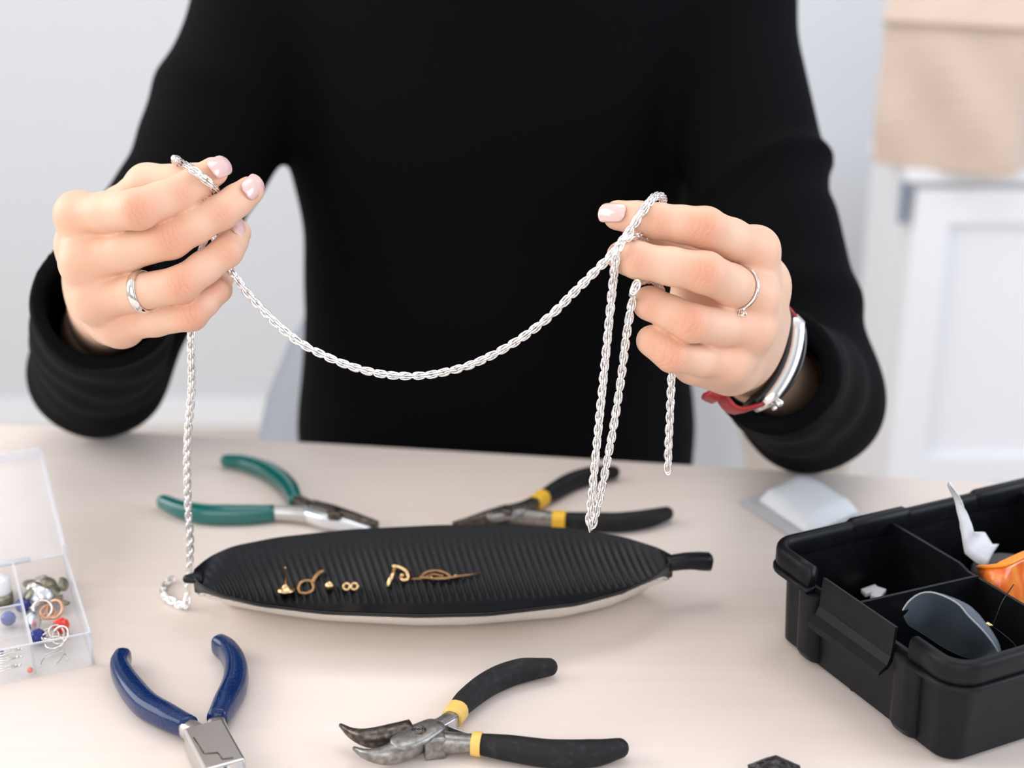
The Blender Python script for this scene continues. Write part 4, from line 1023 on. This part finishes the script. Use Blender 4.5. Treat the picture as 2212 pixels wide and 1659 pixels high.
# things in the organiser
FZ = TZ + .0036
def sheet(name, grid, m, parent=None, th=.0006, smooth=True):
    """a thin curved sheet from a grid of points, given thickness along its own normal"""
    g = np.asarray(grid, float); a, b2, _ = g.shape; du = np.gradient(g, axis=0); dv = np.gradient(g, axis=1); nn = np.cross(du, dv); nn /= np.linalg.norm(nn, axis=2, keepdims=True) + 1e-12
    v = np.vstack([(g + nn * th / 2).reshape(-1, 3), (g - nn * th / 2).reshape(-1, 3)]); o = a * b2; f = []
    for i in range(a - 1):
        for j in range(b2 - 1): q = i * b2 + j; f.append((q, q + 1, q + b2 + 1, q + b2)); f.append((o + q, o + q + b2, o + q + b2 + 1, o + q + 1))
    rim = [j for j in range(b2)] + [i * b2 + b2 - 1 for i in range(1, a)] + [(a - 1) * b2 + j for j in range(b2 - 2, -1, -1)] + [i * b2 for i in range(a - 2, 0, -1)]
    for i in range(len(rim)): p, q = rim[i], rim[(i + 1) % len(rim)]; f.append((q, p, o + p, o + q))
    return mesh(name, v, f, m, parent, smooth)
# curled clear film leaning in the near compartment: outline points on photograph, two depths
top = [(1950, 1318), (1962, 1300), (1985, 1283), (2012, 1279), (2045, 1290), (2072, 1306), (2092, 1330), (2120, 1358), (2146, 1390), (2160, 1416)]
zt_ = [.066, .071, .074, .076, .076, .074, .069, .062, .054, .047]
bot = [(1952, 1332), (1962, 1350), (1985, 1364), (2012, 1382), (2040, 1400), (2064, 1412), (2086, 1420), (2108, 1424), (2132, 1424), (2156, 1420)]
zb_ = [.058, .050, .045, .042, .040, .039, .038, .038, .040, .044]
# real sheet: the edge points are lifted from the box floor, the belly curls away from the camera
gr_ = []
for k in range(len(top)):
    a_ = T(*top[k], TZ + zt_[k]); b2 = T(*bot[k], TZ + zb_[k]); row = []
    for q in np.linspace(0, 1, 9):
        p = a_ + (b2 - a_) * q + bv * (min(.012, .3 * np.linalg.norm(b2 - a_)) * math.sin(math.pi * q)) + np.array([0, 0, min(.004, .1 * np.linalg.norm(b2 - a_)) * math.sin(math.pi * q)]); row.append(p)
    gr_.append(row)
gr_ = np.array([[spline([gr_[k][j] for k in range(len(top))], 28)[i] for j in range(9)] for i in range(28)])
fm = thing('clear_film', 'curled frosted clear plastic film in the nearest toolbox compartment', 'plastic film')
sheet('film', gr_, M['smoke_film'], fm, .0005)
ed = [gr_[i][0] for i in range(28)]; v, f = sweep(ed, .00035, n=6, up=None); mesh('film_edge', v, f, M['pouch'], fm)
reloc(fm, gr_.reshape(-1, 3).mean(0))
# torn white paper
zA, zB = TZ + .085, TZ + .02
tl = [(2046, 1048), (2062, 1082), (2073, 1130), (2080, 1170), (2084, 1196), (2108, 1216), (2130, 1226)]
tr = [(2052, 1047), (2075, 1078), (2092, 1115), (2104, 1150), (2127, 1150), (2143, 1176), (2158, 1176)]
hz = [.088, .078, .066, .055, .047, .040, .036]
gr_ = []
for k in range(7):
    a_, b2 = B(*inv(*tl[k], TZ + hz[k]), TZ + hz[k]), B(*inv(*tr[k], TZ + hz[k] + .002), TZ + hz[k] + .002)
    gr_.append([a_ + (b2 - a_) * q + np.array([0, 0, .002 * math.sin(q * 3.1)]) for q in np.linspace(0, 1, 5)])
gr_ = np.array([[np.array([np.interp(i / 24, np.linspace(0, 1, 7), [gr_[k][j][d] for k in range(7)]) for d in range(3)]) for j in range(5)] for i in range(25)])
gr_ += rng.uniform(-.00015, .00015, gr_.shape)
tag(sheet('torn_paper', gr_, M['paper'], None, .0006), 'torn strip of white paper sticking up out of the toolbox', 'paper')
# orange packet
gr_ = []
for i in range(14):
    row = []
    for j in range(14):
        a_, b2 = i / 13, j / 13
        px = 2118 + 210 * b2 + 22 * a_; py = 1228 - 50 * b2 + 150 * a_ + 6 * math.sin(9 * b2 + 4 * a_)
        z_ = TZ + .052 - .030 * a_ + .004 * math.sin(5 * b2 + 3 * a_) - .006 * (1 - min(1, 6 * b2))
        u, w_ = inv(px, py, z_); row.append(B(u, max(w_, vd + .004), z_))
    gr_.append(row)
op = thing('orange_packet', 'shiny orange packet in the middle toolbox compartment', 'packet')
sheet('packet_top', np.array(gr_), M['orange'], op, .003); fl = np.array([gr_[0][j] for j in range(14)])
v, f = sweep([p + (0, 0, .0008) for p in fl], .0026, .0012, n=8, ex=3); mesh('packet_fold', v, f, M['orange_solid'], op)
reloc(op, np.array(gr_).reshape(-1, 3).mean(0))
q = B(.014, vd2 + .022, TZ + .041); v, f = box(q, .007, .014, .0075, bu, bv, bev=.004); tag(mesh('orange_card', v, f, M['orange_solid']), 'orange plastic piece in the farthest toolbox compartment', 'plastic piece')
# dark looped wires with a small gold clip
wi = thing('thin_wire', 'fine dark wire with a small brass clip in the near toolbox compartment', 'wire')
for pts in ([(2190, 1262, .060), (2165, 1300, .052), (2146, 1348, .040)], [(2095, 1325, .050), (2122, 1345, .044), (2148, 1356, .038), (2185, 1385, .034), (2203, 1408, .030)]):
    v, f = sweep(spline([B(*inv(x, y, TZ + h), TZ + h) for x, y, h in pts], 14), .0003, n=6, up=None); mesh('strand', v, f, M['thread'], wi)
v, f = sweep([B(*inv(2130, 1346, TZ + .042), TZ + .042), B(*inv(2144, 1354, TZ + .041), TZ + .041)], .0012, n=8); mesh('clip', v, f, M['gold'], wi); reloc(wi, B(*inv(2146, 1350, TZ + .04), TZ + .03))
for px, py, a_ in ((1880, 1276, .3), (1897, 1283, .9)):
    q = T(px, py, TZ + .020); v, f = box(q, .0045, .0028, .0014, nrm((math.cos(a_), math.sin(a_), .2)), nrm((-math.sin(a_), math.cos(a_), 0)), bev=.0006)
    tag(mesh('paper_scrap', v, f, M['paper']), 'small white scrap inside the rear toolbox compartment' + (' nearer its divider' if px > 1890 else ' beside the latch plate'), 'scrap', 'white scraps in the toolbox')
v, f = ball(B(*inv(2176, 1200, TZ + .03), TZ + .020), .015, 12, (1.3, 1, .6)); tag(mesh('felt_tuft', v, f, M['grey_fluff']), 'grey felt tuft behind the torn paper in the toolbox', 'felt')

# ------------------------------------------------------------------ white tissue in a pouch
tp = thing('tissue_packet', 'folded white tissue in a clear pouch on the far side of the table', 'packet')
a_, b2, c_, d_ = T(1640, 1086), T(1728, 1040), T(1852, 1112), T(1745, 1160)
def quad(a, b, c, d, z0, z1, wob, bev=.004, nn_=10):
    v, f = [], []
    for lay in range(2):
        for i in range(nn_ + 1):
            for j in range(nn_ + 1):
                s, t = i / nn_, j / nn_; p = (a * (1 - s) + b * s) * (1 - t) + (d * (1 - s) + c * s) * t
                e = min(s, 1 - s, t, 1 - t); h = z1 * min(1, .25 + e * 8) + wob * math.sin(11 * s + 3 * t) * math.sin(7 * t + 2)
                v.append((p[0], p[1], TZ + (z0 if lay == 0 else max(h, z0 + .0004))))
    o = (nn_ + 1) ** 2; m_ = nn_ + 1
    for i in range(nn_):
        for j in range(nn_): q = i * m_ + j; f.append((q, q + m_, q + m_ + 1, q + 1)); f.append((o + q, o + q + 1, o + q + m_ + 1, o + q + m_))
    rim = [j for j in range(m_)] + [i * m_ + m_ - 1 for i in range(1, m_)] + [(m_ - 1) * m_ + j for j in range(m_ - 2, -1, -1)] + [i * m_ for i in range(m_ - 2, 0, -1)]
    for i in range(len(rim)): p, q = rim[i], rim[(i + 1) % len(rim)]; f.append((p, q, o + q, o + p))
    return v, f
v, f = quad(a_, b2, c_, d_, .0012, .010, .0007); mesh('tissue', v, f, M['paper'], tp)
v, f = quad(T(1592, 1086), T(1716, 1034), T(1872, 1116), T(1728, 1178), .0004, .0013, .0002); mesh('pouch', v, f, M['pouch'], tp)
reloc(tp, T(1740, 1100))

# dark faceted stone at the front edge of the photograph
stv, stf = [], []
c_ = T(1668, 1716)
for k, (r, h) in enumerate(((.011, .0003), (.0135, .005), (.0125, .011), (.0075, .0150))):
    for j in range(9): a_ = 2 * math.pi * j / 9 + .2 * k; q = r * (1 + .12 * math.sin(3.7 * j + k)); stv.append(c_ + (q * math.cos(a_), q * math.sin(a_), h + .0008 * math.sin(5 * j + k) * (k > 0)))
for k in range(3):
    for j in range(9): stf.append((k * 9 + j, k * 9 + (j + 1) % 9, k * 9 + 9 + (j + 1) % 9, k * 9 + 9 + j))
stf.append(tuple(range(8, -1, -1))); stf.append(tuple(27 + j for j in range(9)))
M['stone'] = mat('rough_black_stone', (.03, .027, .026), .35); noise_mix(M['stone'], (.012, .012, .013), (.10, .085, .075), 300, (1, 1, 1), 6, .5, .8); bump(M['stone'], 260, .8, .002)
tag(mesh('black_stone', stv, stf, M['stone'], None, False), 'rough black faceted stone on the table beside the toolbox', 'stone')

# ------------------------------------------------------------------ clear compartment box on the left
cb = thing('clear_bead_box', 'clear plastic compartment box with its lid folded back', 'box')
fa = T(205, 1437); bs = nrm((-.40, .917, 0)); bf = np.array([-bs[1], bs[0], 0]); BD, BW, BH = .100, .17, .019
def Cb(x, y, z): return fa + bf * x + bs * y + np.array([0, 0, z])
def pane(name, x0, x1, y0, y1, z0, z1, m, parent=cb):
    v, f = box(Cb((x0 + x1) / 2, (y0 + y1) / 2, (z0 + z1) / 2), (x1 - x0) / 2, (y1 - y0) / 2, (z1 - z0) / 2, bf, bs); return mesh(name, v, f, m, parent, False)
th = .0014
pane('base', 0, BW, 0, BD, .0003, .0014, M['clear'])
for nm, a in (('side_wall', (0, BW, 0, th)), ('side_wall', (0, BW, BD - th, BD)), ('side_wall', (0, th, th, BD - th)), ('side_wall', (BW - th, BW, th, BD - th)), ('divider', (.029, .029 + th, th, BD - th)), ('divider', (.080, .080 + th, th, BD - th)), ('divider', (.029 + th, .080, .046, .046 + th))):
    w_ = pane(nm, *a, .0014, BH, M['clear'])
    # polished top edge catches the light
    x0, x1, y0, y1 = a; pane('edge', x0, x1, y0, y1, BH, BH + .0006, M['clear_edge'], w_); w_.children[-1].matrix_parent_inverse = Matrix()
for x, y in ((.0007, .0007), (.0007, BD - .0007)):
    v, f = sweep([Cb(x, y, .0008), Cb(x, y, BH)], .0009, n=8); mesh('corner', v, f, M['clear_edge'], cb)
# lid, folded back on its hinge
la = math.radians(14); ld = bs * math.cos(la) + np.array([0, 0, math.sin(la)]); ln_ = np.cross(bf, ld); ln_ = ln_ if ln_[2] > 0 else -ln_
hg = Cb(0, BD + .001, BH)
lid = mesh('lid', *box(hg + bf * BW / 2 + ld * BD / 2 - ln_ * .0007, BW / 2, BD / 2, .0006, bf, ld, ln_), M['clear'], cb, False)
for (x0, x1, y0, y1) in ((0, .0016, 0, BD), (BW - .0016, BW, 0, BD), (0, BW, BD - .0016, BD)):
    v, f = box(hg + bf * (x0 + x1) / 2 + ld * (y0 + y1) / 2 + ln_ * .003, (x1 - x0) / 2, (y1 - y0) / 2, .0034, bf, ld, ln_); mesh('lid_wall', v, f, M['clear_edge'], lid, False)
v, f = sweep([hg + bf * .02, hg + bf * .055], .0016, n=10); mesh('hinge', v, f, M['clear_edge'], cb)
reloc(cb, Cb(BW / 2, BD / 2, 0))

# beads and findings inside it (each a thing); inside() turns a pixel into a place on the box floor
BZ = TZ + .0016
def at(px, py, h): p = T(px, py, BZ + h); return np.array([p[0], p[1], BZ + h])
M['red_bead'] = mat('red_glass', (.75, .03, .01), .12, Coat_Weight=.5); M['orange_bead'] = mat('orange_glass', (.80, .14, .04), .2)
M['navy_bead'] = mat('navy_glass', (.015, .03, .22), .2); M['violet_bead'] = mat('violet_glass', (.10, .12, .34), .25)
M['olive'] = mat('olive_metal', (.28, .27, .2), .35, .8); M['copper'] = mat('copper_wire', (.72, .42, .28), .3, .8); M['wire'] = mat('silver_wire', (.75, .72, .68), .25, 1.0)
def faceted(name, px, py, r, m, label, cat='bead'):
    bm = bmesh.new(); bmesh.ops.create_icosphere(bm, subdivisions=2, radius=r); me = bpy.data.meshes.new(name); bm.to_mesh(me); bm.free(); me.materials.append(m)
    o = bpy.data.objects.new(name, me); link(o); o.location = tuple(at(px, py, r)); return tag(o, label, cat)
faceted('bead', 132, 1352, .0047, M['red_bead'], 'large red faceted bead in the right compartment of the clear box')
faceted('bead', 18, 1336, .0042, M['violet_bead'], 'violet blue bead alone in the left compartment of the clear box')
faceted('bead', 82, 1374, .0042, M['navy_bead'], 'navy blue bead under silver rings by the divider of the clear box')
faceted('bead', 50, 1308, .0045, M['navy_bead'], 'navy bead at the back of the pile in the clear box')
faceted('bead', 65, 1447, .0016, M['orange_bead'], 'tiny orange bead at the front corner of the clear box')
faceted('bead', 3, 1409, .0014, M['navy_bead'], 'tiny blue bead among the head pins in the clear box')
# jump rings in front and the pile behind
RG = [(108, 1372, .0046, .0006, 'wire', (.2, -.3, 1)), (122, 1366, .0042, .0006, 'wire', (.6, -.4, .6)), (130, 1372, .0050, .0006, 'wire', (-.3, -.6, .7)), (112, 1380, .0042, .0006, 'wire', (.1, .5, 1)), (100, 1366, .0040, .0005, 'wire', (-.5, .2, .8)), (118, 1388, .0048, .0006, 'wire', (0, -.2, 1)), (92, 1316, .0050, .0010, 'wire', (.3, -.8, .5)), (118, 1316, .0050, .0010, 'copper', (-.3, -.7, .6)), (104, 1322, .0040, .0009, 'copper', (.4, -.5, .8)), (72, 1300, .0040, .0007, 'wire', (-.3, -.5, .9))]
for k, (x, y, R_, r_, m_, ax_) in enumerate(RG):
    h = R_ * (1 - abs(nrm(ax_)[2])) ** .5 + r_ + .001; v, f = ring_mesh(at(x, y, h + (.002 if k < 6 else .003)), ax_, R_, r_, n=20, k=6)
    lab = ('silver jump ring lying in the middle of the ring pile by the red bead', 'silver jump ring standing tilted at the back of the ring pile', 'largest silver jump ring, at the right of the pile by the red bead', 'silver jump ring at the front left of the ring pile, over the navy bead', 'thinnest silver jump ring, leftmost of the pile by the red bead', 'silver jump ring lying frontmost in the ring pile', 'thick pale ring leaning on the front of the metal heap', 'larger copper ring at the front of the metal heap', 'smaller copper ring behind the thick pale ring', 'slender pale ring at the left of the metal heap by the divider')[k]
    tag(mesh('jump_ring', v, f, M[m_]), lab, 'ring', 'jump rings beside the red bead' if k < 6 else 'rings on the metal heap')
DS = [(70, 1262, .0055, 'olive', (.2, .1, 1)), (88, 1256, .0050, 'wire', (-.2, -.3, 1)), (104, 1262, .0052, 'olive', (.4, -.3, .8)), (62, 1284, .0045, 'olive', (-.6, -.3, .7)), (82, 1284, .0052, 'pale_steel', (0, -.7, .7)), (98, 1284, .0045, 'pale_steel', (.5, -.6, .6)), (76, 1272, .0048, 'wire', (.3, -.5, .8)), (112, 1276, .0050, 'olive', (.1, -.2, 1)), (72, 1342, .0055, 'pale_steel', (1, -.45, .35)), (136, 1262, .0042, 'olive', (.9, -.3, .4))]
for k, (x, y, R_, m_, ax_) in enumerate(DS):
    v, f = lathe([(R_ * .25, -.0008), (R_ * .9, -.0006), (R_, 0), (R_ * .9, .0008), (R_ * .35, .0013)], at(x, y, R_ * (1 - nrm(ax_)[2] ** 2) ** .5 + .002 + (.004 if y < 1300 else 0)), ax_, 16)
    lab = ('dark olive cap at the far left of the metal heap in the clear box', 'silver cap rearmost in the metal heap in the clear box', 'dark olive cap at the back right of the metal heap', 'dark olive cap tilted against the divider at the left of the heap', 'shiny pale cap at the front middle of the metal heap', 'shiny pale cap at the front right of the metal heap', 'silver cap on top in the middle of the metal heap', 'dark olive cap lying flat at the right end of the heap', 'pale disc leaning on the divider in the clear box', 'dark disc standing apart at the back of the clear box')[k]
    tag(mesh('button_cap', v, f, M[m_]), lab, 'cap', None if k > 7 else 'metal caps in the heap')
for k, (x0, y0_, x1, y1_, m_) in enumerate([(95, 1282, 130, 1276, 'copper'), (110, 1292, 146, 1304, 'olive'), (84, 1330, 120, 1322, 'copper'), (96, 1300, 136, 1288, 'olive')]):
    v, f = sweep([at(x0, y0_, .004), at(x1, y1_, .0055)], [.0012, .0018], [.0008, .0009], n=8, ex=3); tag(mesh('earring_hook', v, f, M[m_]), ('copper earring hook at the right of the metal heap in the clear box', 'dark olive earring hook sticking out at the right front of the heap', 'copper earring hook under the copper rings in the clear box', 'dark olive earring hook lying behind the copper rings')[k], 'earring hook', 'earring hooks in the heap')
for k in range(9):
    x0, y0_ = -12 + 4 * (k % 3), 1408 + k * 5.5; x1, y1_ = 34 + (k * 7) % 16, 1400 + k * 6 - (k % 3) * 5
    v, f = sweep([at(x0, y0_, .0012 + .0004 * k), at(x1, y1_, .0014 + .0003 * k)], .00035, n=6); f_ = MB().add(v, f); f_.add(*ball(at(x1, y1_, .0014 + .0003 * k), .0007, 8))
    tag(f_.build('head_pin', M['wire']), 'thin silver head pin, ' + ('rearmost', 'second', 'third', 'fourth', 'fifth', 'sixth', 'seventh', 'eighth', 'frontmost')[k] + ' of the nine in the clear box' + (' counted from the back' if 0 < k < 8 else ''), 'pin', 'head pins in the clear box')
for k, pts in enumerate(([(85, 1440), (96, 1422), (120, 1412), (140, 1404)], [(96, 1415), (112, 1408), (128, 1402)], [(118, 1438), (130, 1426), (140, 1412), (146, 1424)])):
    v, f = sweep(spline([at(x, y, .001) for x, y in pts], 12), .0003, n=6, up=None); tag(mesh('wire_offcut', v, f, M['wire']), ('longest curved silver wire offcut at the front of the clear box', 'short nearly straight silver wire offcut in the clear box', 'curved silver wire offcut nearest the right front corner of the box')[k], 'wire', 'wire offcuts in the clear box')
q = at(4, 1282, .006)
sp_ = thing('thread_spool', 'small white spool with an olive base at the left edge of the clear box', 'spool')
v, f = lathe([(.006, 0), (.006, .006)], q - (0, 0, .0055), (0, 0, 1), 18); mesh('spool_base', v, f, M['olive'], sp_)
v, f = lathe([(.0055, 0), (.0057, .0015), (.0057, .0085), (.0050, .0095)], q + (0, 0, .0005), (0, 0, 1), 18); mesh('spool_cap', v, f, M['white'], sp_); reloc(sp_, q - (0, 0, .0055))
